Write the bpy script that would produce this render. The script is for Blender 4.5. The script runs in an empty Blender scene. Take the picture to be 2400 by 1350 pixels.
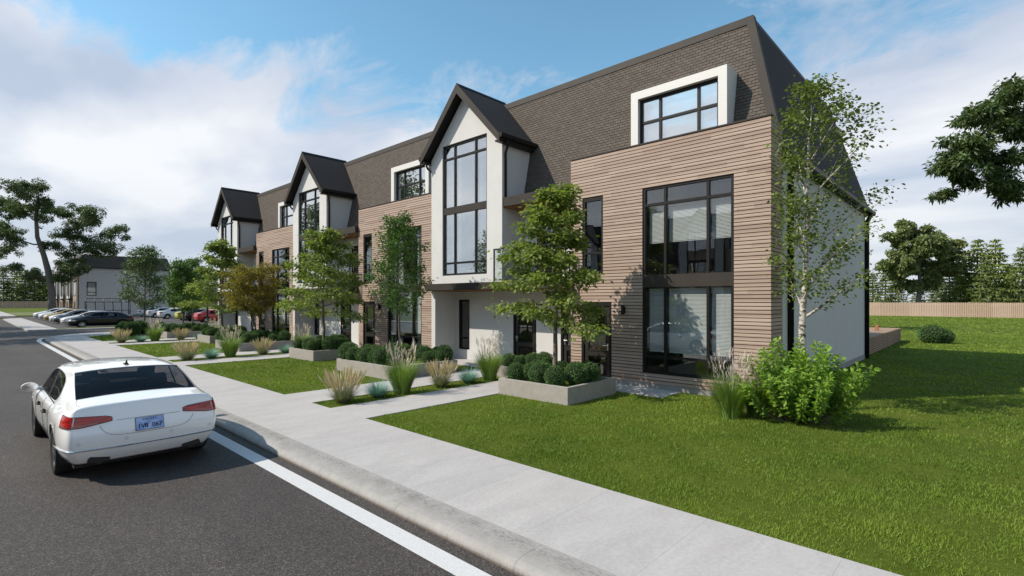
import bpy, bmesh, math, random
import numpy as np
from mathutils import Vector, Matrix
R = math.radians
scene = bpy.context.scene
COL = scene.collection

# ------------------------------------------------------------------ camera
cam_d = bpy.data.cameras.new('camera')
cam_d.sensor_width = 36.0
cam_d.lens = 18.0
cam_d.shift_y = 0.0125
cam_d.clip_start = 0.1
cam_d.clip_end = 4000
cam = bpy.data.objects.new('camera', cam_d)
COL.objects.link(cam)
cam.location = (0, 0, 2.5)
cam.rotation_euler = (R(90), 0, R(43.06))
scene.camera = cam

# ------------------------------------------------------------------ light
SUN_EL = R(43.0)
SUN_TO = Vector((-0.604 * math.cos(SUN_EL), -0.797 * math.cos(SUN_EL), math.sin(SUN_EL)))
sd = bpy.data.lights.new('sun', 'SUN')
sd.energy = 5.0
sd.angle = R(0.6)
sd.color = (1.0, 0.91, 0.785)
sun = bpy.data.objects.new('sun', sd)
COL.objects.link(sun)
sun.rotation_euler = SUN_TO.to_track_quat('Z', 'Y').to_euler()

world = bpy.data.worlds.new('World')
scene.world = world
world.use_nodes = True
wt = world.node_tree
for n in list(wt.nodes):
    wt.nodes.remove(n)
def WN(t, **k):
    n = wt.nodes.new(t)
    for a, b in k.items():
        setattr(n, a, b)
    return n
WL = lambda a, b: wt.links.new(a, b)
sky = WN('ShaderNodeTexSky', sky_type='NISHITA', sun_disc=False)
sky.sun_elevation = SUN_EL
sky.sun_rotation = math.atan2(SUN_TO.x, SUN_TO.y)
sky.air_density = 1.0
sky.dust_density = 0.6
sky.ozone_density = 1.6
tc = WN('ShaderNodeTexCoord')
sep = WN('ShaderNodeSeparateXYZ')
WL(tc.outputs['Generated'], sep.inputs[0])
def WM(op, a, b=None, clamp=False):
    n = WN('ShaderNodeMath', operation=op, use_clamp=clamp)
    for i, v in enumerate((a, b)):
        if v is None:
            continue
        if isinstance(v, (int, float)):
            n.inputs[i].default_value = v
        else:
            WL(v, n.inputs[i])
    return n.outputs[0]
zc = WM('ADD', WM('MAXIMUM', sep.outputs[2], 0.0), 0.16)
px = WM('DIVIDE', sep.outputs[0], zc)
py = WM('DIVIDE', sep.outputs[1], zc)
comb = WN('ShaderNodeCombineXYZ')
WL(px, comb.inputs[0]); WL(py, comb.inputs[1])
mp = WN('ShaderNodeMapping')
WL(comb.outputs[0], mp.inputs[0])
mp.inputs['Rotation'].default_value = (0, 0, R(38))
mp.inputs['Scale'].default_value = (0.55, 1.0, 1.0)
mp.inputs['Location'].default_value = (3.1, 1.7, 0.0)
n1 = WN('ShaderNodeTexNoise'); n1.inputs['Scale'].default_value = 0.62
n1.inputs['Detail'].default_value = 10; n1.inputs['Roughness'].default_value = 0.60
n1.inputs['Distortion'].default_value = 0.5
WL(mp.outputs[0], n1.inputs['Vector'])
n2 = WN('ShaderNodeTexNoise'); n2.inputs['Scale'].default_value = 2.6
n2.inputs['Detail'].default_value = 12; n2.inputs['Roughness'].default_value = 0.66
n2.inputs['Distortion'].default_value = 1.0
WL(mp.outputs[0], n2.inputs['Vector'])
# more cover low in the sky, clear blue overhead
low = WM('MINIMUM', WM('MULTIPLY', WM('SUBTRACT', 0.40, sep.outputs[2], clamp=False), 1.0), 0.22)
dens = WM('ADD', WM('ADD', WM('MULTIPLY', n1.outputs[0], 0.70), WM('MULTIPLY', n2.outputs[0], 0.40)), low)
cr = WN('ShaderNodeValToRGB')
cr.color_ramp.elements[0].position = 0.47; cr.color_ramp.elements[0].color = (0, 0, 0, 1)
cr.color_ramp.elements[1].position = 0.575; cr.color_ramp.elements[1].color = (1, 1, 1, 1)
WL(dens, cr.inputs[0])
skymul = WN('ShaderNodeMix', data_type='RGBA', blend_type='MULTIPLY')
skymul.inputs[0].default_value = 1.0
WL(sky.outputs[0], skymul.inputs[6])
skymul.inputs[7].default_value = (2.0, 2.65, 2.45, 1)
# cloud colour: bright tops, slightly grey-violet bodies
cn = WN('ShaderNodeTexNoise'); cn.inputs['Scale'].default_value = 1.3; cn.inputs['Detail'].default_value = 5
WL(mp.outputs[0], cn.inputs['Vector'])
ccr = WN('ShaderNodeValToRGB')
ccr.color_ramp.elements[0].position = 0.36; ccr.color_ramp.elements[0].color = (6.6, 7.5, 9.3, 1)
ccr.color_ramp.elements[1].position = 0.60; ccr.color_ramp.elements[1].color = (12.0, 12.0, 12.3, 1)
WL(cn.outputs[0], ccr.inputs[0])
mixc = WN('ShaderNodeMix', data_type='RGBA')
WL(WM('MULTIPLY', cr.outputs[0], 0.94), mixc.inputs[0])
WL(skymul.outputs[2], mixc.inputs[6]); WL(ccr.outputs[0], mixc.inputs[7])
# pale haze band just above the horizon
hz = WN('ShaderNodeMapRange'); hz.inputs['From Min'].default_value = 0.0; hz.inputs['From Max'].default_value = 0.20
hz.inputs['To Min'].default_value = 0.62; hz.inputs['To Max'].default_value = 0.0
WL(sep.outputs[2], hz.inputs['Value'])
mixh = WN('ShaderNodeMix', data_type='RGBA')
WL(hz.outputs[0], mixh.inputs[0]); WL(mixc.outputs[2], mixh.inputs[6])
mixh.inputs[7].default_value = (7.0, 7.8, 9.0, 1)
bg = WN('ShaderNodeBackground'); bg.inputs[1].default_value = 0.075
WL(mixh.outputs[2], bg.inputs[0])
wo = WN('ShaderNodeOutputWorld'); WL(bg.outputs[0], wo.inputs[0])

vs = scene.view_settings
vs.view_transform = 'Standard'; vs.look = 'None'; vs.gamma = 1.0; vs.exposure = 0.1
vs.use_curve_mapping = False

# ------------------------------------------------------------------ helpers
def tag(o, label=None, cat=None, group=None, kind=None):
    if label: o['label'] = label
    if cat: o['category'] = cat
    if group: o['group'] = group
    if kind: o['kind'] = kind
    return o
def thing(name, loc, label, cat, group=None, rz=0.0):
    o = bpy.data.objects.new(name, None)
    o.empty_display_size = 0.2
    COL.objects.link(o)
    o.location = loc; o.rotation_euler = (0, 0, rz)
    return tag(o, label, cat, group)
def wloc(p):
    v = Vector((0, 0, 0))
    while p is not None:
        v += Vector(p.location); p = p.parent
    return v
def link(name, me, parent=None, mat=None):
    o = bpy.data.objects.new(name, me)
    COL.objects.link(o)
    o.parent = parent
    if mat is not None and not me.materials:
        me.materials.append(mat)
    return o
class MB:
    """collects shapes given in world coordinates (or local ones when local=True)"""
    def __init__(self):
        self.v = []; self.f = []
    def add(self, vs_, fs):
        b = len(self.v)
        self.v.extend([tuple(p) for p in vs_])
        self.f.extend([tuple(i + b for i in q) for q in fs])
        return self
    def box(self, x0, x1, y0, y1, z0, z1):
        return self.add([(x0, y0, z0), (x1, y0, z0), (x1, y1, z0), (x0, y1, z0),
                         (x0, y0, z1), (x1, y0, z1), (x1, y1, z1), (x0, y1, z1)],
                        [(0, 3, 2, 1), (4, 5, 6, 7), (0, 1, 5, 4), (1, 2, 6, 5), (2, 3, 7, 6), (3, 0, 4, 7)])
    def prism(self, A, B):
        n = len(A)
        return self.add(list(A) + list(B), [tuple(range(n))[::-1], tuple(range(n, 2 * n))] +
                        [(i, (i + 1) % n, n + (i + 1) % n, n + i) for i in range(n)])
    def quad(self, *p):
        return self.add(p, [tuple(range(len(p)))])
    def tube(self, pts, rad, n=6, cap=True):
        pts = [Vector(p) for p in pts]
        if not hasattr(rad, '__len__'): rad = [rad] * len(pts)
        b = len(self.v); m = len(pts); u = None
        for i, p in enumerate(pts):
            d = (pts[min(i + 1, m - 1)] - pts[max(i - 1, 0)]).normalized()
            if u is None:
                u = d.orthogonal().normalized()
            else:
                u = (u - d * u.dot(d))
                u = u.normalized() if u.length > 1e-6 else d.orthogonal().normalized()
            w = d.cross(u)
            for k in range(n):
                a = 2 * math.pi * k / n
                q = p + (u * math.cos(a) + w * math.sin(a)) * rad[i]
                self.v.append((q.x, q.y, q.z))
        for i in range(m - 1):
            for k in range(n):
                a = b + i * n + k; c = b + i * n + (k + 1) % n
                self.f.append((a, c, c + n, a + n))
        if cap:
            self.f.append(tuple(b + k for k in range(n))[::-1])
            self.f.append(tuple(b + (m - 1) * n + k for k in range(n)))
        return self
    def mesh(self, name, off=(0, 0, 0), smooth=False, fix=True):
        me = bpy.data.meshes.new(name)
        ox, oy, oz = off
        me.from_pydata([(x - ox, y - oy, z - oz) for x, y, z in self.v], [], self.f)
        if fix:
            bm = bmesh.new(); bm.from_mesh(me)
            bmesh.ops.recalc_face_normals(bm, faces=bm.faces)
            bm.to_mesh(me); bm.free()
        if smooth:
            me.polygons.foreach_set('use_smooth', [True] * len(me.polygons))
        return me
    def build(self, name, mat, parent=None, local=False, smooth=False, bevel=0.0, fix=True):
        off = (0, 0, 0) if (local or parent is None) else wloc(parent)
        o = link(name, self.mesh(name, off, smooth, fix), parent, mat)
        if bevel:
            md = o.modifiers.new('bevel', 'BEVEL'); md.width = bevel; md.segments = 2
            md.limit_method = 'ANGLE'; md.angle_limit = R(40)
        return o
def np_mesh(name, V, nper, rnd=None, smooth=False):
    """V: (k*nper,3) array, k separate polygons of nper corners each; rnd: k face values"""
    V = np.asarray(V, dtype=np.float32).reshape(-1, 3)
    k = len(V) // nper
    me = bpy.data.meshes.new(name)
    me.vertices.add(len(V)); me.vertices.foreach_set('co', V.ravel())
    me.loops.add(len(V)); me.loops.foreach_set('vertex_index', np.arange(len(V), dtype=np.int32))
    me.polygons.add(k)
    me.polygons.foreach_set('loop_start', np.arange(0, len(V), nper, dtype=np.int32))
    me.polygons.foreach_set('loop_total', np.full(k, nper, dtype=np.int32))
    if rnd is not None:
        at = me.attributes.new('rnd', 'FLOAT', 'FACE')
        at.data.foreach_set('value', np.asarray(rnd, dtype=np.float32))
    me.update(calc_edges=True)
    return me
def copy_tree(o, parent=None):
    c = o.copy(); COL.objects.link(c); c.parent = parent
    for ch in list(o.children):
        copy_tree(ch, c)
    return c

# ------------------------------------------------------------------ materials
def newmat(name):
    m = bpy.data.materials.new(name); m.use_nodes = True
    nt = m.node_tree
    return m, nt, nt.nodes['Principled BSDF'], nt.nodes['Material Output']
def N(nt, t, **k):
    n = nt.nodes.new(t)
    for a, b in k.items(): setattr(n, a, b)
    return n
def pset(p, col=None, rough=None, metal=None, spec=None, coat=None):
    if col is not None: p.inputs['Base Color'].default_value = (*col, 1)
    if rough is not None: p.inputs['Roughness'].default_value = rough
    if metal is not None: p.inputs['Metallic'].default_value = metal
    if spec is not None: p.inputs['Specular IOR Level'].default_value = spec
    if coat is not None:
        p.inputs['Coat Weight'].default_value = coat; p.inputs['Coat Roughness'].default_value = 0.03
def flat(name, col, rough=0.6, metal=0.0, spec=0.5, coat=None):
    m, nt, p, o = newmat(name); pset(p, col, rough, metal, spec, coat); return m
def noise(nt, vec, scale, detail=4, rough=0.55, dist=0.0):
    n = N(nt, 'ShaderNodeTexNoise')
    n.inputs['Scale'].default_value = scale; n.inputs['Detail'].default_value = detail
    n.inputs['Roughness'].default_value = rough; n.inputs['Distortion'].default_value = dist
    if vec is not None: nt.links.new(vec, n.inputs['Vector'])
    return n.outputs[0]
def ramp(nt, fac, stops):
    r = N(nt, 'ShaderNodeValToRGB')
    e = r.color_ramp.elements
    while len(e) < len(stops): e.new(0.5)
    for k, (p, c) in zip(e, stops):
        k.position = p; k.color = (*c, 1) if len(c) == 3 else c
    nt.links.new(fac, r.inputs[0]); return r.outputs[0]
def mathn(nt, op, a, b=None, clamp=False):
    n = N(nt, 'ShaderNodeMath', operation=op, use_clamp=clamp)
    for i, v in enumerate((a, b)):
        if v is None: continue
        if isinstance(v, (int, float)): n.inputs[i].default_value = v
        else: nt.links.new(v, n.inputs[i])
    return n.outputs[0]
def mixcol(nt, fac, a, b, mode='MIX'):
    n = N(nt, 'ShaderNodeMix', data_type='RGBA', blend_type=mode)
    for i, v in ((0, fac), (6, a), (7, b)):
        if isinstance(v, (int, float)): n.inputs[i].default_value = v
        elif isinstance(v, tuple): n.inputs[i].default_value = (*v, 1) if len(v) == 3 else v
        else: nt.links.new(v, n.inputs[i])
    return n.outputs[2]
def bump(nt, p, h, strength=0.3, dist=0.01):
    b = N(nt, 'ShaderNodeBump'); b.inputs['Strength'].default_value = strength; b.inputs['Distance'].default_value = dist
    nt.links.new(h, b.inputs['Height']); nt.links.new(b.outputs[0], p.inputs['Normal'])
def geo_pos(nt): return N(nt, 'ShaderNodeNewGeometry').outputs['Position']
def mapped(nt, vec, scale=(1, 1, 1)):
    m = N(nt, 'ShaderNodeMapping'); m.inputs['Scale'].default_value = scale
    nt.links.new(vec, m.inputs[0]); return m.outputs[0]
def mottled(name, c0, c1, scale=3.0, rough=0.8, bs=0.15, bscale=60, spec=0.3, fine=0.12):
    m, nt, p, o = newmat(name); pos = geo_pos(nt)
    a = noise(nt, pos, scale, 6, 0.6)
    col = ramp(nt, a, [(0.30, c0), (0.70, c1)])
    f = noise(nt, pos, bscale, 3, 0.6)
    col = mixcol(nt, fine, col, mixcol(nt, 1.0, col, ramp(nt, f, [(0.3, (0.3, 0.3, 0.3)), (0.7, (1.6, 1.6, 1.6))]), 'MULTIPLY'))
    nt.links.new(col, p.inputs['Base Color']); pset(p, rough=rough, spec=spec)
    if bs: bump(nt, p, f, bs, 0.004)
    return m
M = {}
# asphalt with light aggregate specks and broad wear
m, nt, p, o = newmat('asphalt'); pos = geo_pos(nt)
big = noise(nt, pos, 0.35, 5, 0.6)
mid = noise(nt, pos, 60, 2, 0.7)
vor = N(nt, 'ShaderNodeTexVoronoi'); vor.inputs['Scale'].default_value = 95; nt.links.new(pos, vor.inputs['Vector'])
base = ramp(nt, big, [(0.3, (0.050, 0.046, 0.045)), (0.72, (0.070, 0.064, 0.062))])
spk = ramp(nt, vor.outputs['Color'], [(0.45, (0.62, 0.60, 0.58)), (0.62, (1.05, 1.0, 0.98)), (0.80, (2.0, 1.85, 1.75))])
col = mixcol(nt, 1.0, base, spk, 'MULTIPLY')
col = mixcol(nt, 0.5, col, mixcol(nt, 1.0, col, ramp(nt, mid, [(0.35, (0.5, 0.5, 0.5)), (0.7, (1.55, 1.5, 1.45))]), 'MULTIPLY'))
trk_ = noise(nt, mapped(nt, pos, (0.03, 1.1, 1)), 1.0, 3, 0.5)
col = mixcol(nt, 1.0, col, ramp(nt, trk_, [(0.35, (0.86, 0.86, 0.86)), (0.65, (1.10, 1.10, 1.10))]), 'MULTIPLY')
stn = noise(nt, mapped(nt, pos, (0.5, 1.0, 1)), 0.9, 6, 0.7, 0.8)
col = mixcol(nt, 1.0, col, ramp(nt, stn, [(0.60, (1, 1, 1)), (0.74, (0.74, 0.74, 0.75))]), 'MULTIPLY')
nt.links.new(col, p.inputs['Base Color']); pset(p, rough=0.78, spec=0.35)
bump(nt, p, mathn(nt, 'ADD', vor.outputs['Distance'], mid), 0.5, 0.006)
M['asphalt'] = m
# pavement concrete: very slight streaks
def concrete(name, c0, c1, sc=(1.3, 0.45, 1)):
    m, nt, p, o = newmat(name); pos = geo_pos(nt)
    a = noise(nt, mapped(nt, pos, sc), 2.2, 8, 0.68, 0.6)
    f = noise(nt, pos, 240, 2, 0.6)
    s = noise(nt, pos, 24, 4, 0.65)
    oi = N(nt, 'ShaderNodeObjectInfo')
    col = ramp(nt, a, [(0.32, c0), (0.68, c1)])
    col = mixcol(nt, 0.35, col, mixcol(nt, 1.0, col, ramp(nt, s, [(0.30, (0.72, 0.72, 0.72)), (0.62, (1.12, 1.12, 1.12))]), 'MULTIPLY'))
    col = mixcol(nt, 1.0, col, ramp(nt, oi.outputs['Random'], [(0, (0.96, 0.96, 0.965)), (1, (1.02, 1.02, 1.015))]), 'MULTIPLY')
    nt.links.new(col, p.inputs['Base Color']); pset(p, rough=0.85, spec=0.25)
    bump(nt, p, f, 0.18, 0.002)
    return m
M['pave'] = concrete('pavement_concrete', (0.375, 0.352, 0.345), (0.440, 0.416, 0.407))
M['planter'] = mottled('planter_concrete', (0.285, 0.262, 0.235), (0.345, 0.32, 0.29), 5, 0.9, 0.35, 75, 0.2, 0.22)
# kerb: same concrete with dark pitted stains along the upper edge
m, nt, p, o = newmat('kerb_stone'); pos = geo_pos(nt)
sx = N(nt, 'ShaderNodeSeparateXYZ'); nt.links.new(pos, sx.inputs[0])
a = noise(nt, pos, 5, 6, 0.65)
col = ramp(nt, a, [(0.3, (0.27, 0.256, 0.243)), (0.7, (0.355, 0.336, 0.32))])
pit = noise(nt, mapped(nt, pos, (0.55, 3.0, 1)), 26, 4, 0.72)
patch = noise(nt, pos, 2.3, 3, 0.6)
band = mathn(nt, 'SUBTRACT', 1.0, mathn(nt, 'MULTIPLY', mathn(nt, 'ABSOLUTE', mathn(nt, 'SUBTRACT', sx.outputs[1], 3.74)), 6.0), True)
pm = mathn(nt, 'MULTIPLY', ramp(nt, mathn(nt, 'ADD', pit, mathn(nt, 'MULTIPLY', patch, 0.25)), [(0.60, (0, 0, 0)), (0.74, (1, 1, 1))]), band)
col = mixcol(nt, mathn(nt, 'MULTIPLY', pm, 0.75), col, (0.07, 0.065, 0.06))
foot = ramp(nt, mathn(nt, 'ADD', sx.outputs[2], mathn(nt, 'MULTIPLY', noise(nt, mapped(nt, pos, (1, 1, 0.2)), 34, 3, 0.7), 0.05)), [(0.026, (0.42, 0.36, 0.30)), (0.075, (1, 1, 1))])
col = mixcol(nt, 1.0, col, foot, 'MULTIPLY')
nt.links.new(col, p.inputs['Base Color']); pset(p, rough=0.85, spec=0.25)
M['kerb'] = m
m, nt, p, o = newmat('road_paint'); pos = geo_pos(nt)
f = noise(nt, pos, 70, 4, 0.7)
nt.links.new(ramp(nt, f, [(0.28, (0.42, 0.41, 0.41)), (0.55, (0.58, 0.57, 0.57))]), p.inputs['Base Color']); pset(p, rough=0.7, spec=0.3)
bump(nt, p, f, 0.3, 0.003)
M['paint'] = m
M['render'] = mottled('white_render', (0.535, 0.527, 0.518), (0.57, 0.562, 0.553), 2.0, 0.85, 0.10, 160, 0.2, 0.05)
M['white_trim'] = flat('white_trim', (0.61, 0.595, 0.577), 0.55)
M['black'] = flat('black_metal', (0.009, 0.0085, 0.008), 0.5, spec=0.25)
M['bronze'] = mottled('dark_bronze_metal', (0.034, 0.028, 0.024), (0.042, 0.035, 0.030), 3, 0.65, 0.0, 90, 0.2, 0.0)
M['door'] = mottled('dark_door', (0.022, 0.018, 0.016), (0.028, 0.024, 0.021), 3, 0.35, 0.0, 90, 0.5, 0.0)
M['steel'] = flat('brushed_steel', (0.62, 0.62, 0.62), 0.28, 1.0)
M['plinth'] = mottled('plinth_concrete', (0.25, 0.24, 0.23), (0.32, 0.31, 0.30), 4, 0.9, 0.2, 90)
M['backing'] = flat('cladding_backing', (0.030, 0.022, 0.018), 0.9)
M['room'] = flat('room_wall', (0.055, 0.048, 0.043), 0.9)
M['blind'] = flat('blind_slat', (0.55, 0.545, 0.54), 0.6)
M['whitener'] = flat('whitening_blind', (0.80, 0.78, 0.75), 0.8)  # for the sheet added to lighten the dormer glass
M['curtain'] = mottled('sheer_curtain', (0.5, 0.49, 0.48), (0.6, 0.59, 0.58), 8, 0.9, 0.0)
M['lamp'] = flat('lamp_glass', (0.75, 0.70, 0.60), 0.4)
def glass_mat(name, refl=0.25, tint=(0.75, 0.8, 0.82), edge=1.0):
    m, nt, p, o = newmat(name); nt.nodes.remove(p)
    tr = N(nt, 'ShaderNodeBsdfTransparent'); tr.inputs[0].default_value = (*tint, 1)
    gl = N(nt, 'ShaderNodeBsdfGlossy'); gl.inputs['Roughness'].default_value = 0.006
    gl.inputs['Color'].default_value = (0.96, 0.98, 1.0, 1)
    lw = N(nt, 'ShaderNodeLayerWeight'); lw.inputs[0].default_value = 0.5
    f5 = mathn(nt, 'POWER', lw.outputs['Facing'], 4.0)
    f = mathn(nt, 'ADD', mathn(nt, 'MULTIPLY', mathn(nt, 'ADD', mathn(nt, 'MULTIPLY', f5, 0.9), 0.04), edge), refl, True)
    w = noise(nt, geo_pos(nt), 0.9, 2, 0.5)
    b = N(nt, 'ShaderNodeBump'); b.inputs['Strength'].default_value = 0.08; b.inputs['Distance'].default_value = 0.02
    nt.links.new(w, b.inputs['Height']); nt.links.new(b.outputs[0], gl.inputs['Normal'])
    mx = N(nt, 'ShaderNodeMixShader'); nt.links.new(f, mx.inputs[0])
    nt.links.new(tr.outputs[0], mx.inputs[1]); nt.links.new(gl.outputs[0], mx.inputs[2])
    nt.links.new(mx.outputs[0], o.inputs[0]); return m
M['glass'] = glass_mat('window_glass', 0.05, (0.9, 0.92, 0.92), 1.0)
M['glass_hi'] = glass_mat('upper_window_glass', 0.48, (0.95, 0.95, 0.95))
M['glass_bay'] = glass_mat('bay_window_glass', 0.40, (0.88, 0.9, 0.9))
M['rail_glass'] = glass_mat('balustrade_glass', 0.02, (0.86, 0.9, 0.9))
M['car_glass'] = glass_mat('car_glass', 0.0, (0.40, 0.385, 0.38), 0.35)
# timber boards: tone per board length, long grain, knots
def wood(name, c0, c1, pitch=0.0925, horiz='x', axis_row='z'):
    m, nt, p, o = newmat(name); pos = geo_pos(nt)
    sx = N(nt, 'ShaderNodeSeparateXYZ'); nt.links.new(pos, sx.inputs[0])
    along = mathn(nt, 'ADD', sx.outputs[0], sx.outputs[1])
    row = mathn(nt, 'FLOOR', mathn(nt, 'DIVIDE', sx.outputs[2] if axis_row == 'z' else sx.outputs[1], pitch))
    wn1 = N(nt, 'ShaderNodeTexWhiteNoise', noise_dimensions='1D'); nt.links.new(row, wn1.inputs['W'])
    seg = mathn(nt, 'FLOOR', mathn(nt, 'ADD', mathn(nt, 'DIVIDE', along, 1.9), mathn(nt, 'MULTIPLY', wn1.outputs[0], 7.3)))
    cv = N(nt, 'ShaderNodeCombineXYZ'); nt.links.new(row, cv.inputs[0]); nt.links.new(seg, cv.inputs[1])
    wn = N(nt, 'ShaderNodeTexWhiteNoise', noise_dimensions='2D'); nt.links.new(cv.outputs[0], wn.inputs['Vector'])
    g = noise(nt, mapped(nt, pos, (1.6, 1.6, 45) if axis_row == 'z' else (45, 1.6, 1)), 1.6, 5, 0.6)
    kn = noise(nt, mapped(nt, pos, (1, 1, 2.2)), 5.0, 2, 0.5)
    t = mathn(nt, 'ADD', mathn(nt, 'MULTIPLY', wn.outputs[0], 0.6), mathn(nt, 'MULTIPLY', g, 0.5))
    col = ramp(nt, t, [(0.12, c0), (0.95, c1)])
    k = ramp(nt, kn, [(0.70, (0, 0, 0)), (0.80, (1, 1, 1))])
    col = mixcol(nt, mathn(nt, 'MULTIPLY', k, 0.45), col, tuple(v * 0.35 for v in c0))
    nt.links.new(col, p.inputs['Base Color']); pset(p, rough=0.75, spec=0.25)
    bump(nt, p, g, 0.15, 0.003)
    return m
M['wood'] = wood('larch_cladding', (0.295, 0.210, 0.168), (0.455, 0.350, 0.288))
M['fence_wood'] = wood('fence_timber', (0.36, 0.25, 0.19), (0.50, 0.37, 0.29), 0.13, 'z', 'y')
M['deck_wood'] = wood('deck_timber', (0.25, 0.16, 0.11), (0.38, 0.26, 0.18), 0.14, 'x', 'y')
M['soffit'] = wood('soffit_timber', (0.22, 0.10, 0.045), (0.32, 0.16, 0.075), 0.1, 'x', 'y')
# asphalt shingles: tone per tile through object / face random
m, nt, p, o = newmat('roof_shingle'); pos = geo_pos(nt)
at = N(nt, 'ShaderNodeAttribute'); at.attribute_name = 'rnd'
oi = N(nt, 'ShaderNodeObjectInfo')
rv = mathn(nt, 'FRACT', mathn(nt, 'ADD', at.outputs['Fac'], oi.outputs['Random']))
gr = noise(nt, pos, 170, 2, 0.7)
col = ramp(nt, rv, [(0.0, (0.094, 0.079, 0.067)), (1.0, (0.120, 0.102, 0.087))])
col = mixcol(nt, 0.4, col, mixcol(nt, 1.0, col, ramp(nt, gr, [(0.3, (0.6, 0.6, 0.6)), (0.7, (1.35, 1.35, 1.35))]), 'MULTIPLY'))
nt.links.new(col, p.inputs['Base Color']); pset(p, rough=0.9, spec=0.2); bump(nt, p, gr, 0.15, 0.003)
M['shingle'] = m
M['underlay'] = flat('roof_underlay', (0.042, 0.036, 0.031), 0.95)
M['roof_dark'] = mottled('dark_roof_felt', (0.022, 0.020, 0.020), (0.030, 0.027, 0.027), 6, 0.85, 0.2, 120, 0.3, 0.25)
def leaf_mat(name, c0, c1, trans=0.35, rough=0.55, spec=0.35):
    m, nt, p, o = newmat(name)
    at = N(nt, 'ShaderNodeAttribute'); at.attribute_name = 'rnd'
    col = ramp(nt, at.outputs['Fac'], [(0.0, c0), (1.0, c1)])
    nt.links.new(col, p.inputs['Base Color']); pset(p, rough=rough, spec=spec)
    tl = N(nt, 'ShaderNodeBsdfTranslucent')
    nt.links.new(mixcol(nt, 1.0, col, (1.15, 1.25, 0.55), 'MULTIPLY'), tl.inputs[0])
    mx = N(nt, 'ShaderNodeMixShader'); mx.inputs[0].default_value = trans
    nt.links.new(p.outputs[0], mx.inputs[1]); nt.links.new(tl.outputs[0], mx.inputs[2])
    nt.links.new(mx.outputs[0], o.inputs[0]); return m
M['maple'] = leaf_mat('maple_leaf', (0.095, 0.145, 0.03), (0.285, 0.335, 0.09), 0.45)
M['yellow'] = leaf_mat('yellow_leaf', (0.13, 0.115, 0.016), (0.29, 0.235, 0.04))
M['ash'] = leaf_mat('ash_leaf', (0.042, 0.098, 0.022), (0.102, 0.186, 0.040))
M['birch_leaf'] = leaf_mat('birch_leaf', (0.08, 0.125, 0.026), (0.19, 0.24, 0.055))
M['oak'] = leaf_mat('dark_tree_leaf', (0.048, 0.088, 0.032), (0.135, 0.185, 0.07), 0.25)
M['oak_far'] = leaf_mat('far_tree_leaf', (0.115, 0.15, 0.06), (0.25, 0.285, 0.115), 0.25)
M['conifer'] = leaf_mat('conifer_needles', (0.080, 0.119, 0.040), (0.230, 0.270, 0.079), 0.2)
M['conifer_light'] = leaf_mat('light_conifer_needles', (0.130, 0.176, 0.036), (0.286, 0.338, 0.084), 0.25)
M['box'] = leaf_mat('boxwood_leaf', (0.048, 0.11, 0.03), (0.125, 0.22, 0.062), 0.2)
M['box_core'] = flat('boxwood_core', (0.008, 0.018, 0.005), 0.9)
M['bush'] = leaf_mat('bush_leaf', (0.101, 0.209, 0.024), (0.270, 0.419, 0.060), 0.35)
M['reed'] = leaf_mat('reed_blade', (0.1, 0.185, 0.028), (0.27, 0.38, 0.09), 0.3)
M['plume'] = leaf_mat('grass_plume', (0.42, 0.35, 0.34), (0.66, 0.58, 0.57), 0.3)
M['tan'] = leaf_mat('tan_spike', (0.52, 0.42, 0.29), (0.74, 0.65, 0.5), 0.25)
M['tan_blade'] = leaf_mat('grey_green_blade', (0.15, 0.175, 0.1), (0.4, 0.41, 0.29), 0.25)
M['blue'] = leaf_mat('blue_fescue_blade', (0.13, 0.27, 0.26), (0.32, 0.5, 0.48), 0.2)
M['blade'] = leaf_mat('lawn_blade', (0.082, 0.15, 0.015), (0.228, 0.312, 0.042), 0.3, 0.6, 0.3)
M['bark'] = mottled('brown_bark', (0.10, 0.085, 0.065), (0.21, 0.185, 0.15), 9, 0.9, 0.6, 40, 0.2, 0.3)
M['bark_grey'] = mottled('grey_bark', (0.085, 0.075, 0.062), (0.17, 0.155, 0.135), 7, 0.9, 0.6, 40, 0.2, 0.3)
m, nt, p, o = newmat('birch_bark'); pos = geo_pos(nt)
a = noise(nt, mapped(nt, pos, (1, 1, 2.0)), 7, 5, 0.65, 0.6)
nt.links.new(ramp(nt, a, [(0.40, (0.055, 0.045, 0.038)), (0.50, (0.42, 0.38, 0.33)), (0.72, (0.60, 0.565, 0.52))]), p.inputs['Base Color'])
pset(p, rough=0.8, spec=0.25); M['birch'] = m
# lawn soil / thatch
m, nt, p, o = newmat('lawn_turf'); pos = geo_pos(nt)
a = noise(nt, pos, 0.5, 6, 0.65); b_ = noise(nt, pos, 14, 5, 0.7); c_ = noise(nt, mapped(nt, pos, (1, 1, 1)), 70, 3, 0.7)
col = ramp(nt, a, [(0.3, (0.068, 0.105, 0.012)), (0.7, (0.118, 0.150, 0.022))])
col = mixcol(nt, 0.75, col, mixcol(nt, 1.0, col, ramp(nt, b_, [(0.30, (0.62, 0.66, 0.6)), (0.70, (1.3, 1.25, 1.2))]), 'MULTIPLY'))
col = mixcol(nt, 0.7, col, mixcol(nt, 1.0, col, ramp(nt, c_, [(0.30, (0.5, 0.52, 0.5)), (0.70, (1.45, 1.4, 1.3))]), 'MULTIPLY'))
nt.links.new(col, p.inputs['Base Color']); pset(p, rough=0.95, spec=0.1)
bump(nt, p, mathn(nt, 'ADD', b_, c_), 0.8, 0.03)
M['turf'] = m
M['soil'] = mottled('planter_moss_soil', (0.06, 0.085, 0.015), (0.11, 0.15, 0.025), 9, 0.95, 0.5, 60, 0.1, 0.3)
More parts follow.
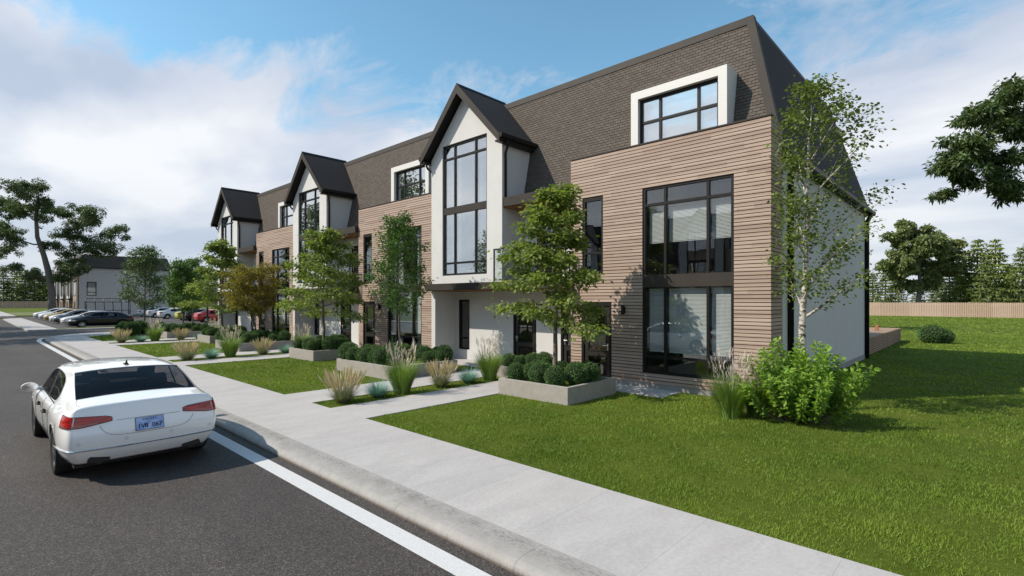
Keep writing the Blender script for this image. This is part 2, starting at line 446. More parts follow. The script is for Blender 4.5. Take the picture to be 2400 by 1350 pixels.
# ------------------------------------------------------------------ ground, roads, pavements
MOD = 12.49                      # length of one townhouse along the street
LZ = 0.10                        # lawn level
def sheet(name, pts, z, mat, kind='structure', thick=0.0):
    mb = MB()
    if thick:
        mb.prism([(x, y, z - thick) for x, y in pts], [(x, y, z) for x, y in pts])
    else:
        mb.quad(*[(x, y, z) for x, y in pts])
    o = mb.build(name, mat)
    return tag(o, kind=kind)
def arc(cx, cy, r, a0, a1, n=10):
    return [(cx + r * math.cos(R(a0 + (a1 - a0) * i / n)), cy + r * math.sin(R(a0 + (a1 - a0) * i / n))) for i in range(n + 1)]
sheet('ground', [(-900, -700), (700, -700), (700, 900), (-900, 900)], -0.06, M['turf'])
sheet('road', [(-420, -7.6), (80, -7.6), (80, 3.44), (-420, 3.44)], 0.0, M['asphalt'])
sheet('side_road', [(-58.0, 3.44), (-40.0, 3.44), (-40.0, 9.0), (-50, 9.0), (-50, 42), (-58.0, 42)], 0.0, M['asphalt'])
sheet('parking_lot', [(-104, 5.4), (-58.001, 5.4), (-58.001, 42), (-104, 42)], 0.0, M['asphalt'])
sheet('side_road', [(-112, 3.44), (-104.001, 3.44), (-104.001, 42), (-112, 42)], 0.0, M['asphalt'])
# yard lawn (one raised sheet round the row)
yard = [(70, 5.55)] + [(-43.6, 5.55)] + [(-45.2, 6.6), (-45.7, 8.5), (-45.7, 140), (70, 140)]
sheet('lawn', yard, LZ, M['turf'], thick=0.10)
sheet('verge', [(-420, -9.4), (80, -9.4), (80, -60), (-420, -60)], 0.06, M['turf'], thick=0.1)
sheet('far_pavement', [(-420, -9.4), (80, -9.4), (80, -7.6), (-420, -7.6)], 0.12, M['pave'], thick=0.12)
# corner: pavement outline kept 0.45 m inside the kerb
corner = [(-43.2, 3.88)] + [(-45.4, 4.15), (-47.2, 4.9), (-48.6, 6.1), (-49.3, 7.6), (-49.55, 9.5), (-49.55, 42)]
inner = [(-43.2, 5.55), (-43.6, 5.55), (-45.2, 6.6), (-45.7, 8.5), (-45.7, 42)]
side = tag(MB().prism([(x, y, 0.0) for x, y in corner + inner[::-1]], [(x, y, 0.12) for x, y in corner + inner[::-1]]).build('corner_pavement', M['pave']), kind='structure')
# street pavement: a bed with individual slabs
PY0, PY1 = 3.86, 5.55
bed = sheet('pavement', [(-43.2, PY0), (45, PY0), (45, PY1), (-43.2, PY1)], 0.115, M['pave'], thick=0.1)
slab_mesh = {}
def slab(parent, x0, x1, y0, y1, z0=0.1165, z1=0.12):
    key = (round(x1 - x0, 3), round(y1 - y0, 3), round(z1 - z0, 4))
    if key not in slab_mesh:
        g = 0.0008
        me = MB().box(g, key[0] - g, g, key[1] - g, 0, key[2]).mesh('paving_slab')
        me.materials.append(M['pave']); slab_mesh[key] = me
    o = link('paving_slab', slab_mesh[key], parent); o.location = (x0, y0, z0)
    return o
SL = 1.25
x = 14.0
while x > -43.2:
    x1 = max(x - SL, -43.2)
    slab(bed, x1, x, PY0, PY1)
    x = x1
# kerb stones with a rolled profile
kp = [(3.44, -0.02), (3.44, 0.028), (3.452, 0.058), (3.475, 0.085), (3.51, 0.102), (3.57, 0.112), (3.66, 0.117), (3.858, 0.1195), (3.858, -0.02)]
kroot = MB().box(-43.2, 45, 3.50, 3.84, -0.03, 0.06).build('kerb', M['kerb']); tag(kroot, kind='structure')
kmesh = None
random.seed(4)
x = 12.0; kl = 0.95
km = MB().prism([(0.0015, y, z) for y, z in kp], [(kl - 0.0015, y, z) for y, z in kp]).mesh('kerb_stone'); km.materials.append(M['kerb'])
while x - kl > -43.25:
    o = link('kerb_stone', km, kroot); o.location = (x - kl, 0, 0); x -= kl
# rounded kerb at the corner
co = [(-43.2, 3.44)] + [(-45.6, 3.72), (-47.5, 4.5), (-49.0, 5.8), (-49.75, 7.5), (-50.0, 9.5), (-50.0, 42)]
ci = [(-43.2, 3.86)] + corner[1:]
mb = MB()
for i in range(len(co) - 1):
    a, b, c, d = co[i], co[i + 1], ci[i + 1], ci[i]
    mb.prism([(*a, -0.02), (*b, -0.02), (*c, -0.02), (*d, -0.02)], [(*a, 0.10), (*b, 0.10), (*c, 0.118), (*d, 0.118)])
tag(mb.build('corner_kerb', M['kerb']), kind='structure')
# white edge line following the kerb, turning into the side road
lo = [(60, 3.047), (-43.0, 3.047), (-45.7, 3.30), (-47.9, 4.15), (-49.5, 5.55), (-50.35, 7.4), (-50.6, 9.5), (-50.6, 42)]
li = [(60, 3.271), (-42.9, 3.271), (-45.6, 3.52), (-47.7, 4.33), (-49.25, 5.68), (-50.1, 7.45), (-50.36, 9.5), (-50.36, 42)]
mb = MB()
for i in range(len(lo) - 1):
    mb.quad((*lo[i], 0.004), (*lo[i + 1], 0.004), (*li[i + 1], 0.004), (*li[i], 0.004))
tag(mb.build('road_line', M['paint']), kind='structure')
# garden paths in front of each townhouse (two paths round a planting strip, pavement apron at the doors)
paths = []
for k in range(3):
    o_ = -MOD * k
    bedp = MB()
    bedp.box(o_ - 10.70, o_ - 9.25, 5.551, 12.6, 0.04, 0.115)
    bedp.box(o_ - 13.10, o_ - 11.60, 5.551, 12.6, 0.04, 0.115)
    bedp.box(o_ - 16.2, o_ - 7.1, 12.6, 13.6, 0.04, 0.1152)
    bedp.box(o_ - 9.2, o_ - 5.9, 11.75, 12.80, 0.04, 0.1154)
    pr_ = bedp.build('garden_path', M['pave']); tag(pr_, kind='structure')
    for (a, b) in ((-10.70, -9.25), (-13.10, -11.60)):
        y = 5.551
        while y < 12.5:
            y1 = min(y + 1.41, 12.6)
            slab(pr_, o_ + a, o_ + b, y, y1); y = y1
    for j in range(6):
        slab(pr_, o_ - 16.2 + j * 1.12, o_ - 16.2 + (j + 1) * 1.12, 12.6, 13.6, 0.1165)
    for j in range(3):
        slab(pr_, o_ - 9.2 + j * 1.1, o_ - 9.2 + (j + 1) * 1.1, 11.75, 12.6, 0.1165)
# far side of the side road: kerbed island, grass strip, parking bay lines
isl = [(-56.6, 3.5), (-95.0, 3.5), (-97.2, 4.2), (-97.8, 5.4), (-57.2, 5.4)]
tag(MB().prism([(x, y, -0.02) for x, y in isl], [(x, y, 0.12) for x, y in isl]).build('island_pavement', M['pave']), kind='structure')
mb = MB(); mb.box(-57.6, -56.9, 5.4, 42, -0.02, 0.12); tag(mb.build('strip_kerb', M['pave']), kind='structure')
mb = MB(); mb.box(-59.6, -57.6, 5.4, 42, -0.02, 0.10); tag(mb.build('verge', M['turf']), kind='structure')
mb = MB()
for i in range(14):
    mb.box(-59.7 - i * 3.0, -59.6 - i * 3.0, 5.8, 11.2, 0.0, 0.004)
    mb.box(-59.7 - i * 3.0, -59.6 - i * 3.0, 17.6, 23.4, 0.0, 0.004)
tag(mb.build('parking_lines', M['paint']), kind='structure')
sheet('far_lawn', [(-420, 5.6), (-112, 5.6), (-112, 140), (-420, 140)], 0.08, M['turf'], thick=0.1)
sheet('far_lawn', [(-112, 42), (-45.701, 42), (-45.701, 140), (-112, 140)], 0.08, M['turf'], thick=0.1)
sheet('far_pavement', [(-420, 3.6), (-112, 3.6), (-112, 5.6), (-420, 5.6)], 0.11, M['pave'], thick=0.12)
mb = MB()
for i in range(4):
    mb.box(-124 - i * 6.5, -122.6 - i * 6.5, 5.6, 12.0, 0.05, 0.085)
tag(mb.build('far_paths', M['pave']), kind='structure')

# ------------------------------------------------------------------ lawn grass blades
def inside_lawn(X, Y):
    ok = (Y > 5.56) & (X > -45.5)
    for k in range(3):
        o_ = -MOD * k
        for (a, b, c, d) in ((-10.71, -9.245, 5.5, 12.6), (-13.11, -11.595, 5.5, 12.6), (-16.2, -3.75, 12.6, 26.3),
                             (-9.2, -5.9, 11.74, 12.8), (-9.3, -7.05, 9.41, 11.5), (-16.49, -13.12, 8.73, 11.37), (-11.4, -8.6, 11.4, 12.6)):
            ok &= ~((X > o_ + a) & (X < o_ + b) & (Y > c) & (Y < d))
    return ok & ~((X < -3.86) & (Y > 12.6) & (Y < 38.2)) 
rng = np.random.default_rng(11)
VV = []; RR = []
FWD = np.array([-math.sin(R(43.06)), math.cos(R(43.06))])
for (r0, r1, dens, bh, bw) in ((4.5, 8.0, 3400, 0.040, 0.0085), (8.0, 12.0, 1900, 0.040, 0.012), (12.0, 18.0, 800, 0.042, 0.019), (18.0, 28.0, 300, 0.042, 0.036), (28.0, 50.0, 110, 0.042, 0.075), (50.0, 105.0, 16, 0.045, 0.20)):
    area = math.pi * (r1 ** 2 - r0 ** 2) * 125 / 360.0
    n = int(area * dens)
    ang = rng.uniform(R(-62.5), R(62.5), n) + R(90 + 43.06)
    rad = np.sqrt(rng.uniform(r0 ** 2, r1 ** 2, n))
    X = rad * np.cos(ang); Y = rad * np.sin(ang)
    # clumpy growth
    cl = np.sin(X * 3.1 + 1.3 * np.sin(Y * 2.3)) * np.sin(Y * 3.7 + 1.1 * np.sin(X * 1.9)) + 0.5 * np.sin(X * 9.1 + Y * 5.3) * np.sin(Y * 8.3 - X * 4.1)
    ok = inside_lawn(X, Y) & (rng.uniform(-1.3, 1.5, n) < cl + 0.45 + 0.35 * np.sin(X * 1.3 + 2.1 * np.sin(Y * .9)) * np.sin(Y * 1.1 + X * .4))
    X = X[ok]; Y = Y[ok]; cl = cl[ok]; n = len(X)
    h = bh * rng.uniform(0.55, 1.25, n) * (1 + 0.30 * cl)
    w = bw * rng.uniform(0.7, 1.2, n)
    a = rng.uniform(0, 2 * np.pi, n); tl = rng.uniform(0.2, 0.95, n) * h; ta = rng.uniform(0, 2 * np.pi, n)
    base = np.stack([X, Y, np.full(n, LZ - 0.002)], 1)
    dx = np.stack([np.cos(a) * w / 2, np.sin(a) * w / 2, np.zeros(n)], 1)
    tip = base + np.stack([np.cos(ta) * tl, np.sin(ta) * tl, h], 1)
    VV.append(np.stack([base - dx, base + dx, tip], 1).reshape(-1, 3))
    RR.append(np.clip(rng.normal(0.5, 0.22, n) + 0.17 * np.sin(X * 0.9 + np.sin(Y * .6)) * np.sin(Y * 0.8) + 0.16 * np.sin(X * .37 + 1.7 * np.sin(Y * .41)) + 0.13 * np.sin(X * 2.3 + 2 * np.sin(Y * 1.7)) + 0.14 * cl, 0, 1))
gm = np_mesh('grass', np.concatenate(VV), 3, np.concatenate(RR)); gm.materials.append(M['blade'])
go = link('grass', gm); tag(go, 'short green lawn grass in front of and beside the townhouses', 'grass', kind='stuff')
print('grass tris', len(gm.polygons))
# ------------------------------------------------------------------ townhouses
ZG = 0.12
def wall_pieces(mb, x0, x1, z0, z1, y0, y1, ops):
    zs = sorted({z0, z1} | {z for o in ops for z in (o[2], o[3]) if z0 < z < z1})
    for a, b in zip(zs[:-1], zs[1:]):
        zm = (a + b) / 2
        cuts = sorted([(max(o[0], x0), min(o[1], x1)) for o in ops if o[2] < zm < o[3]])
        x = x0
        for c, d in cuts:
            if c > x: mb.box(x, c, y0, y1, a, b)
            x = max(x, d)
        if x < x1: mb.box(x, x1, y0, y1, a, b)
def window(house, x0, x1, z0, z1, y, cols, zrows, glass='glass', bands=(), blinds=(), fw=0.075, mw=0.07, curtain=False, depth=2.4, label=None, pane_y=0.05):
    """front face at y (frame 12 cm deep); cols: fractions of inner mullions; zrows: heights of transoms"""
    mb = MB()
    d = 0.12
    mb.box(x0, x0 + fw, y, y + d, z0, z1); mb.box(x1 - fw, x1, y, y + d, z0, z1)
    mb.box(x0 + fw, x1 - fw, y, y + d, z0, z0 + fw); mb.box(x0 + fw, x1 - fw, y, y + d, z1 - fw, z1)
    xs = [x0 + fw] + [x0 + (x1 - x0) * c for c in cols] + [x1 - fw]
    solid = [(zb - mw / 2, zb + mw / 2) for zb in zrows] + list(bands)
    solid.sort()
    for a, b in solid:
        mb.box(x0 + fw, x1 - fw, y + 0.004, y + d - 0.004, a, b)
    zz = z0 + fw; spans = []
    for a, b in solid + [(z1 - fw, z1)]:
        if a - zz > 0.02: spans.append((zz, a))
        zz = b
    for c in xs[1:-1]:
        for a, b in spans:
            mb.box(c - mw / 2, c + mw / 2, y + 0.008, y + d - 0.008, a, b)
    w = mb.build('window', M['black'], house)
    if label: w['label'] = label
    for (za, zb) in bands:
        MB().box(x0 + 0.012, x1 - 0.012, y - 0.006, y + 0.003, za, zb).build('spandrel_panel', M['bronze'], w)
    for i in range(len(xs) - 1):
        a = xs[i] + (mw / 2 if i > 0 else 0); b = xs[i + 1] - (mw / 2 if i < len(xs) - 2 else 0)
        for c, e in spans:
            MB().box(a + 0.001, b - 0.001, y + pane_y, y + pane_y + 0.012, c + 0.001, e - 0.001).build('pane', M[glass], w)
    # blinds: slats hang behind the panes of one span
    for (zt, zb) in blinds:
        for i in range(len(xs) - 1):
            a = xs[i] + mw / 2 + 0.01; b = xs[i + 1] - mw / 2 - 0.01
            bm_ = MB(); z = zt
            bm_.box(a, b, y + 0.15, y + 0.19, zt, zt + 0.035)
            while z > zb:
                bm_.add([(a, y + 0.158, z - 0.017), (b, y + 0.158, z - 0.017), (b, y + 0.172, z + 0.012), (a, y + 0.172, z + 0.012)], [(0, 1, 2, 3)])
                z -= 0.034
            bm_.box(a, b, y + 0.155, y + 0.177, zb - 0.02, zb)
            bl = bm_.build('blind', M['blind'], w)
    if curtain:
        n = 26; pts = []
        bm_ = MB()
        a, b = x0 + 0.1, x1 - 0.1
        for q in range(n):
            xa = a + (b - a) * q / n; xb = a + (b - a) * (q + 1) / n
            ya = y + 0.28 + 0.03 * math.sin(q * 2.1); yb = y + 0.28 + 0.03 * math.sin((q + 1) * 2.1)
            if 0.26 < q / n < 0.7: continue
            bm_.quad((xa, ya, z0 + 0.1), (xb, yb, z0 + 0.1), (xb, yb, z1 - 0.1), (xa, ya, z1 - 0.1))
        bm_.build('curtain', M['curtain'], w, fix=False)
    # the room behind the glass
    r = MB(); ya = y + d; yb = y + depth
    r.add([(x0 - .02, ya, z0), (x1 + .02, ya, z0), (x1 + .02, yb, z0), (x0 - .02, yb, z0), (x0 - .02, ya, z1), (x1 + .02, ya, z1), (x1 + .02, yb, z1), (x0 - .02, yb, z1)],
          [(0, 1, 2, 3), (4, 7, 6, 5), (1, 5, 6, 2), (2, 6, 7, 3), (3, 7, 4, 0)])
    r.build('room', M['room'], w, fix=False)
    return w
def door(house, x0, x1, z0, z1, y, hinge_left=True, glass='glass'):
    fw = 0.075; mb = MB()
    mb.box(x0, x0 + fw, y - .01, y + .12, z0, z1); mb.box(x1 - fw, x1, y - .01, y + .12, z0, z1); mb.box(x0 + fw, x1 - fw, y - .01, y + .12, z1 - fw, z1)
    dr = mb.build('door', M['black'], house)
    a, b = x0 + fw + .005, x1 - fw - .005; s = 0.15
    lf = MB(); zl = z0 + 0.01; zh = z1 - fw - .005; zm = zl + (zh - zl) * 0.36
    ops = [(a + s, b - s, zl + .18, zm - .09), (a + s, b - s, zm + .09, zh - .15)]
    wall_pieces(lf, a, b, zl, zh, y + .03, y + .08, ops)
    lf.build('leaf', M['door'], dr)
    for o_ in ops:
        MB().box(o_[0] + .001, o_[1] - .001, y + .05, y + .06, o_[2] + .001, o_[3] - .001).build('pane', M[glass], dr)
        bd = MB(); q = .025
        bd.box(o_[0] - q, o_[0] - .001, y + .018, y + .029, o_[2] - q, o_[3] + q); bd.box(o_[1] + .001, o_[1] + q, y + .018, y + .029, o_[2] - q, o_[3] + q)
        bd.box(o_[0], o_[1], y + .018, y + .029, o_[2] - q, o_[2] - .001); bd.box(o_[0], o_[1], y + .018, y + .029, o_[3] + .001, o_[3] + q)
        bd.build('bead', M['black'], dr)
    hx = (b - .07) if hinge_left else (a + .07); hd = -1 if hinge_left else 1; zc_ = z0 + 1.05
    h = MB(); h.box(hx - .024, hx + .024, y + .006, y + .029, zc_ - .13, zc_ + .07)
    h.tube([(hx, y + .02, zc_ + .02), (hx, y - .05, zc_ + .02)], .011, 8)
    h.tube([(hx, y - .05, zc_ + .02), (hx + hd * .14, y - .05, zc_ + .02)], .010, 8)
    h.build('handle', M['steel'], dr)
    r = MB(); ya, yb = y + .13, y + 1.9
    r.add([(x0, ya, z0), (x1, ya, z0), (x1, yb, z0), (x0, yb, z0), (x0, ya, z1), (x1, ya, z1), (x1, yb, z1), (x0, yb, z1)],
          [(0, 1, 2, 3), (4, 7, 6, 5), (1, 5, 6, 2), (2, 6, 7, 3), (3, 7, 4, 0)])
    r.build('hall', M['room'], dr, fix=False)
    return dr
def sconce(house, x, z, y):
    mb = MB()
    mb.box(x - .045, x + .045, y - .02, y - .001, z - .09, z + .09)
    mb.tube([(x, y - .075, z - .13), (x, y - .075, z + .13)], .05, 12)
    mb.box(x - .02, x + .02, y - .05, y - .02, z - .02, z + .02)
    s = mb.build('wall_lamp', M['black'], house)
    MB().tube([(x, y - .075, z - .134), (x, y - .075, z - .128)], .04, 12).build('lens', M['lamp'], s)
YB, YW_, YM = 12.62, 12.82, 13.62          # bay front, timber front, main wall
MZ0, MZ1, MY0, MY1 = 5.95, 10.20, 13.68, 14.59
msl = (MY1 - MY0) / (MZ1 - MZ0)
def mans_y(z): return MY0 + (z - MZ0) * msl
def hip_x(z): return -3.66 - (z - 5.95) * 0.2553
PITCH = 0.0925
def townhouse(k, label):
    ox = -MOD * k
    H = thing('townhouse', (ox - 9.97, 13.6, 0), label, 'house', 'townhouses in the street row')
    near = (k == 0); lastk = (k == 2)
    X = lambda v: v + ox
    xr = -3.73 if near else -3.7301
    # ---- timber block
    bw = (X(-7.04), X(-4.576), 0.518, 5.622); nw = (X(-9.054), X(-8.324), 3.315, 5.56); dw = (X(-9.085), X(-8.033), ZG, 2.43)
    ops = [bw, nw, dw]
    mb = MB(); wall_pieces(mb, X(-9.46), X(-3.755), ZG, 6.80, YW_ + .028, YW_ + .20, ops)
    mb.box(X(-9.46), X(-9.30), YW_ + .2, YM + .15, ZG, 6.80); mb.box(X(-3.90), X(-3.755), YW_ + .2, YM + .15, ZG, 6.80)
    mb.box(X(-9.46), X(-3.755), YW_ + .2, mans_y(6.8) + .1, 6.55, 6.80)
    core = mb.build('timber_wall', M['backing'], H)
    MB().box(X(-9.47), X(-3.745), YW_ + .015, YW_ + .03, 0.02, .25).build('plinth', M['plinth'], H)
    z = 0.25; row = 0; rnd = random.Random(7 + k)
    stuff = MB()
    while z < 6.81:
        zt = min(z + PITCH - 0.019, 6.82)
        segs = []; x = X(-9.486); zm = (z + zt) / 2
        for c, d in sorted([(o_[0], o_[1]) for o_ in ops if o_[2] - .01 < zm < o_[3] + .01]):
            if c - x > .03: segs.append((x, c - .004))
            x = d + .004
        segs.append((x, X(xr)))
        for a, b in segs:
            pr_ = rnd.uniform(-.0025, .0015)
            if k < 2:
                MB().box(a, b, YW_ + pr_, YW_ + .0275, z, zt).build('plank', M['wood'], core)
            else:
                stuff.box(a, b, YW_ + pr_, YW_ + .0275, z, zt)
        if near: MB().box(X(-3.7545), X(-3.73), YW_ + .0285, 13.74, z, zt).build('plank', M['wood'], core)
        else: stuff.box(X(-3.7545), X(-3.73), YW_ + .0285, 13.60, z, zt)
        stuff.box(X(-9.486), X(-9.461), YW_ + .0285, YM, z, zt)
        z += PITCH; row += 1
    so = stuff.build('side_boards', M['wood'], core); so['kind'] = 'stuff'
    MB().box(X(-9.50), X(-3.715), YW_ - .012, YW_ + .30, 6.822, 6.86).build('parapet_cap', M['bronze'], H)
    window(H, *bw[:4], YW_ + .03, (0.265, 0.735), (0.97, 5.13), 'glass', ((2.87, 3.21),), ((5.05, 4.10), (2.80, 1.12)) if k < 1 else ((2.80, 1.15),), curtain=(k == 1))
    window(H, *nw[:4], YW_ + .03, (), (3.93,), 'glass')
    door(H, *dw[:4], YW_ + .02, True)
    sconce(H, X(-7.62), 2.24, YW_)
    # ---- main wall behind the recess, porch and balcony
    pw = (X(-15.68), X(-15.02), 0.565, 2.55); d1 = (X(-12.67), X(-11.57), ZG, 2.45); d2 = (X(-10.50), X(-9.56), ZG, 2.45)
    b1 = (X(-11.55), X(-10.45), 3.16, 5.30)
    mb = MB(); wall_pieces(mb, X(-16.2), X(-9.46), ZG, 2.86, YM, YM + .2, [pw, d1, d2])
    wall_pieces(mb, X(-12.27), X(-9.46), 3.15, 5.95, YM + .001, YM + .2, [b1])
    mb.box(X(-16.15), X(-15.917), YB, YM, ZG, 2.868)
    wl = mb.build('porch_wall', M['render'], H)
    window(H, *pw[:4], YM + .03, (), (1.02,), 'glass')
    door(H, *d1[:4], YM + .02, False); door(H, *d2[:4], YM + .02, False); door(H, *b1[:4], YM + .02, False)
    sconce(H, X(-12.93), 2.26, YM)
    MB().box(X(-15.9), X(-12.9), 12.75, YM - .002, .1, .19).build('porch_step', M['pave'], H, bevel=.008)
    # ---- floor band / balcony slab, railing, canopy
    MB().box(X(-16.2), X(-9.488), 12.335, YM - .003, 2.895, 3.15).build('balcony_slab', M['bronze'], H, bevel=.006)
    sf = MB().box(X(-16.19), X(-9.49), 12.40, YM - .004, 2.872, 2.894).build('soffit', M['soffit'], H)
    rl = MB(); ya = 12.385
    rl.box(X(-12.43), X(-9.49), ya - .02, ya + .02, 4.235, 4.275); rl.box(X(-12.43), X(-12.39), ya - .02, ya + .02, 3.15, 4.235)
    rl.box(X(-9.53), X(-9.49), ya - .02, ya + .02, 3.15, 4.235); rl.box(X(-12.43), X(-12.39), ya + .02, YB, 4.235, 4.275)
    rl.box(X(-12.39), X(-9.53), ya - .015, ya + .015, 3.19, 3.22); rl.box(X(-10.98), X(-10.94), ya - .02, ya + .02, 3.15, 4.235)
    rr = rl.build('railing', M['black'], H)
    MB().box(X(-12.385), X(-10.985), ya - .005, ya + .005, 3.225, 4.23).build('pane', M['rail_glass'], rr)
    MB().box(X(-10.935), X(-9.535), ya - .005, ya + .005, 3.225, 4.23).build('pane', M['rail_glass'], rr)
    cn = MB().box(X(-12.258), X(-9.488), 12.64, 13.75, 5.73, 6.045).build('canopy', M['bronze'], H, bevel=.006)
    s2 = MB().box(X(-12.25), X(-9.495), 12.70, YM - .002, 5.70, 5.729)
    so = s2.build('soffit', M['soffit'], H)
    for q in (-11.5, -10.3):
        MB().tube([(X(q), 13.1, 5.690), (X(q), 13.1, 5.6995)], .05, 14).build('downlight', M['lamp'], so)
    # ---- gabled white bay
    gx = X(-14.205); hw = 1.945; bwn = (X(-15.47), X(-13.01), 3.46, 8.44)
    zeave = 8.02; slope = 1.055
    mb = MB(); wall_pieces(mb, X(-16.15), X(-12.26), 3.151, zeave, YB, YB + .18, [bwn])
    # gable above the eaves, split round the window head
    zt = bwn[3]
    def gz(xx): return zeave + (hw - abs(xx - gx)) * slope
    for (a, b) in ((X(-16.15), bwn[0]), (bwn[1], X(-12.26))):
        za, zb = gz(a), gz(b)
        mb.prism([(a, YB, zeave), (b, YB, zeave), (b, YB, zb), (a, YB, za)], [(a, YB + .18, zeave), (b, YB + .18, zeave), (b, YB + .18, zb), (a, YB + .18, za)])
    g5 = [(bwn[0], zt), (bwn[1], zt), (bwn[1], gz(bwn[1])), (gx, gz(gx)), (bwn[0], gz(bwn[0]))]
    mb.prism([(x_, YB, z_) for x_, z_ in g5], [(x_, YB + .18, z_) for x_, z_ in g5])
    for (xa, xb) in ((X(-12.44), X(-12.26)), (X(-16.15), X(-15.97))):
        mb.prism([(xa, YB + .18, 3.151), (xa, YM + .05, 3.151), (xa, YM + .05, 5.9), (xa, mans_y(zeave) + .05, zeave + .02), (xa, YB + .18, zeave + .02)],
                 [(xb, YB + .18, 3.151), (xb, YM + .05, 3.151), (xb, YM + .05, 5.9), (xb, mans_y(zeave) + .05, zeave + .02), (xb, YB + .18, zeave + .02)])
    mb.build('bay_wall', M['render'], H)
    window(H, *bwn, YB + .05, (0.265, 0.735), (3.93, 7.92), 'glass_bay', ((5.80, 6.06),), (), curtain=True, depth=1.2)
    # gable roof: two slopes, rake boards, gutters
    ridge = 10.40; ew = 2.17; ze = ridge - ew * slope; yf = 12.26; th = 0.13
    gr = MB()
    for s in (-1, 1):
        e = [(gx, ridge), (gx + s * ew, ze)]
        yr, ye = mans_y(10.2) + .25, mans_y(ze - .1) + .12
        A = [(gx, yf, ridge), (gx + s * ew, yf, ze), (gx + s * ew, ye, ze), (gx, yr, ridge)]
        B = [(p_[0], p_[1], p_[2] - th * 1.45) for p_ in A]
        gr.prism(A, B)
    groof = gr.build('gable_roof', M['roof_dark'], H)
    rk = MB()
    for s in (-1, 1):
        nx, nz = s * slope / math.hypot(1, slope), 1 / math.hypot(1, slope)
        for (t0, t1, y0, y1) in ((0.012, -0.235, yf - .03, yf - .001),):
            pts = [(gx + nx * 0, ridge + t0 * 1.45), (gx + s * (ew + .02), ze - .02 + t0 * 1.45), (gx + s * (ew + .02), ze - .02 + t1 * 1.15), (gx, ridge + t1 * 1.45)]
            rk.prism([(a, y0, b) for a, b in pts], [(a, y1, b) for a, b in pts])
    rk.build('rake_board', M['bronze'], groof)
    sfm = MB()
    for s in (-1, 1):
        pts = [(gx, ridge - .20), (gx + s * (ew - .01), ze - .20), (gx + s * (ew - .01), ze - .225), (gx, ridge - .225)]
        sfm.prism([(a, yf, b) for a, b in pts], [(a, YB - .001, b) for a, b in pts])
    sfm.build('rake_soffit', M['black'], groof)
    MB().prism([(gx - .09, yf - .02, ridge - .07), (gx, yf - .02, ridge + .035), (gx + .09, yf - .02, ridge - .07)],
               [(gx - .09, mans_y(10.2) + .2, ridge - .07), (gx, mans_y(10.2) + .2, ridge + .035), (gx + .09, mans_y(10.2) + .2, ridge - .07)]).build('ridge_cap', M['black'], groof)
    for s in (-1, 1):
        xg = gx + s * (ew + .05); yend = mans_y(ze) + .03
        sec = [(-.06, .03), (-.055, -.09), (-.02, -.125), (.03, -.125), (.062, -.09), (.066, .03)]
        g = MB().prism([(xg + s * a, yf - .015, ze + b) for a, b in sec], [(xg + s * a, yend, ze + b) for a, b in sec])
        g.box(min(gx + s * (hw + .002), xg - s * .06), max(gx + s * (hw + .002), xg - s * .06), yf + .01, yend - .02, ze - .225, ze - .17)
        g.build('gutter', M['black'], groof)
        xw = gx + s * (hw + .05)
        zend = 6.05 if s > 0 else 0.13
        ys = YB + .13
        dp = [(xg, ys - .16, ze - .11), (xg, ys - .16, ze - .26), (xg - s * .03, ys - .12, ze - .36), (xw + s * .02, ys - .03, ze - .52), (xw, ys, ze - .64), (xw, ys, zend)]
        MB().tube(dp, .042, 10).build('downspout', M['black'], H, smooth=True)
    # ---- mansard roof
    x0, x1 = X(-16.22), X(-3.73)
    rf = MB()
    if near:
        A = [(x0, MY0, MZ0), (hip_x(MZ0), MY0, MZ0), (hip_x(MZ1), MY1, MZ1), (x0, MY1, MZ1)]
    else:
        A = [(x0, MY0, MZ0), (x1, MY0, MZ0), (x1, MY1, MZ1), (x0, MY1, MZ1)]
    back = 23.9; eb = 26.2; eb2 = 6.2
    rf.quad(*A)
    tx = hip_x(MZ1) if near else x1
    rf.quad(A[3], A[2], (tx, back, MZ1), (x0, back, MZ1))
    bx = hip_x(eb2) if near else x1
    rf.quad((x0, back, MZ1), (tx, back, MZ1), (bx, eb, eb2), (x0, eb, eb2))
    if near:
        rf.quad(A[1], (bx, eb, eb2), (tx, back, MZ1), A[2])
    else:
        rf.add([A[1], (x1, eb, eb2), (tx, back, MZ1), A[2]], [(0, 1, 2, 3)])
    rf.add([A[0], (x0, eb, eb2), (x0, back, MZ1), A[3]], [(3, 2, 1, 0)])
    roof = rf.build('mansard_roof', M['underlay'], H, fix=False)
    # shingles on the street slope
    sw, sh, stp = 0.183, 0.092, 0.0005
    nrm = Vector((0, -(MZ1 - MZ0), (MY1 - MY0))).normalized()      # outward
    up = Vector((0, MY1 - MY0, MZ1 - MZ0)).normalized()
    Ls = math.hypot(MY1 - MY0, MZ1 - MZ0)
    base = Vector((0, MY0, MZ0))
    tiles = []
    r_ = 0; dist = 0.0
    rnd = random.Random(33 + k)
    dz = Ls / int(Ls / sh)
    for r_ in range(int(Ls / sh)):
        d0 = r_ * dz; zc_ = MZ0 + up.z * d0
        xe = hip_x(zc_ + .1) - .02 if near else x1
        xs_ = x0 - (sw / 2 if r_ % 2 else 0) + rnd.uniform(-.012, .012)
        while xs_ < xe:
            a = max(xs_ + .0055, x0 + .001); b = min(xs_ + sw - .0055, xe)
            if b - a > .02:
                xm = (a + b) / 2 - ox
                # inside the bay / dormer / timber block: not laid
                hid = (abs(xm + 14.205) < hw - .15 and zc_ < zeave) or (-7.70 < xm < -5.08 and zc_ < 8.5) or (-9.3 < xm < -3.9 and zc_ < 6.6) or \
                      (zc_ > zeave and abs(xm + 14.205) < (ridge - .35 - zc_) / slope)
                if not hid: tiles.append((a, b, d0, rnd.uniform(.008, .017), rnd.random()))
            xs_ += sw
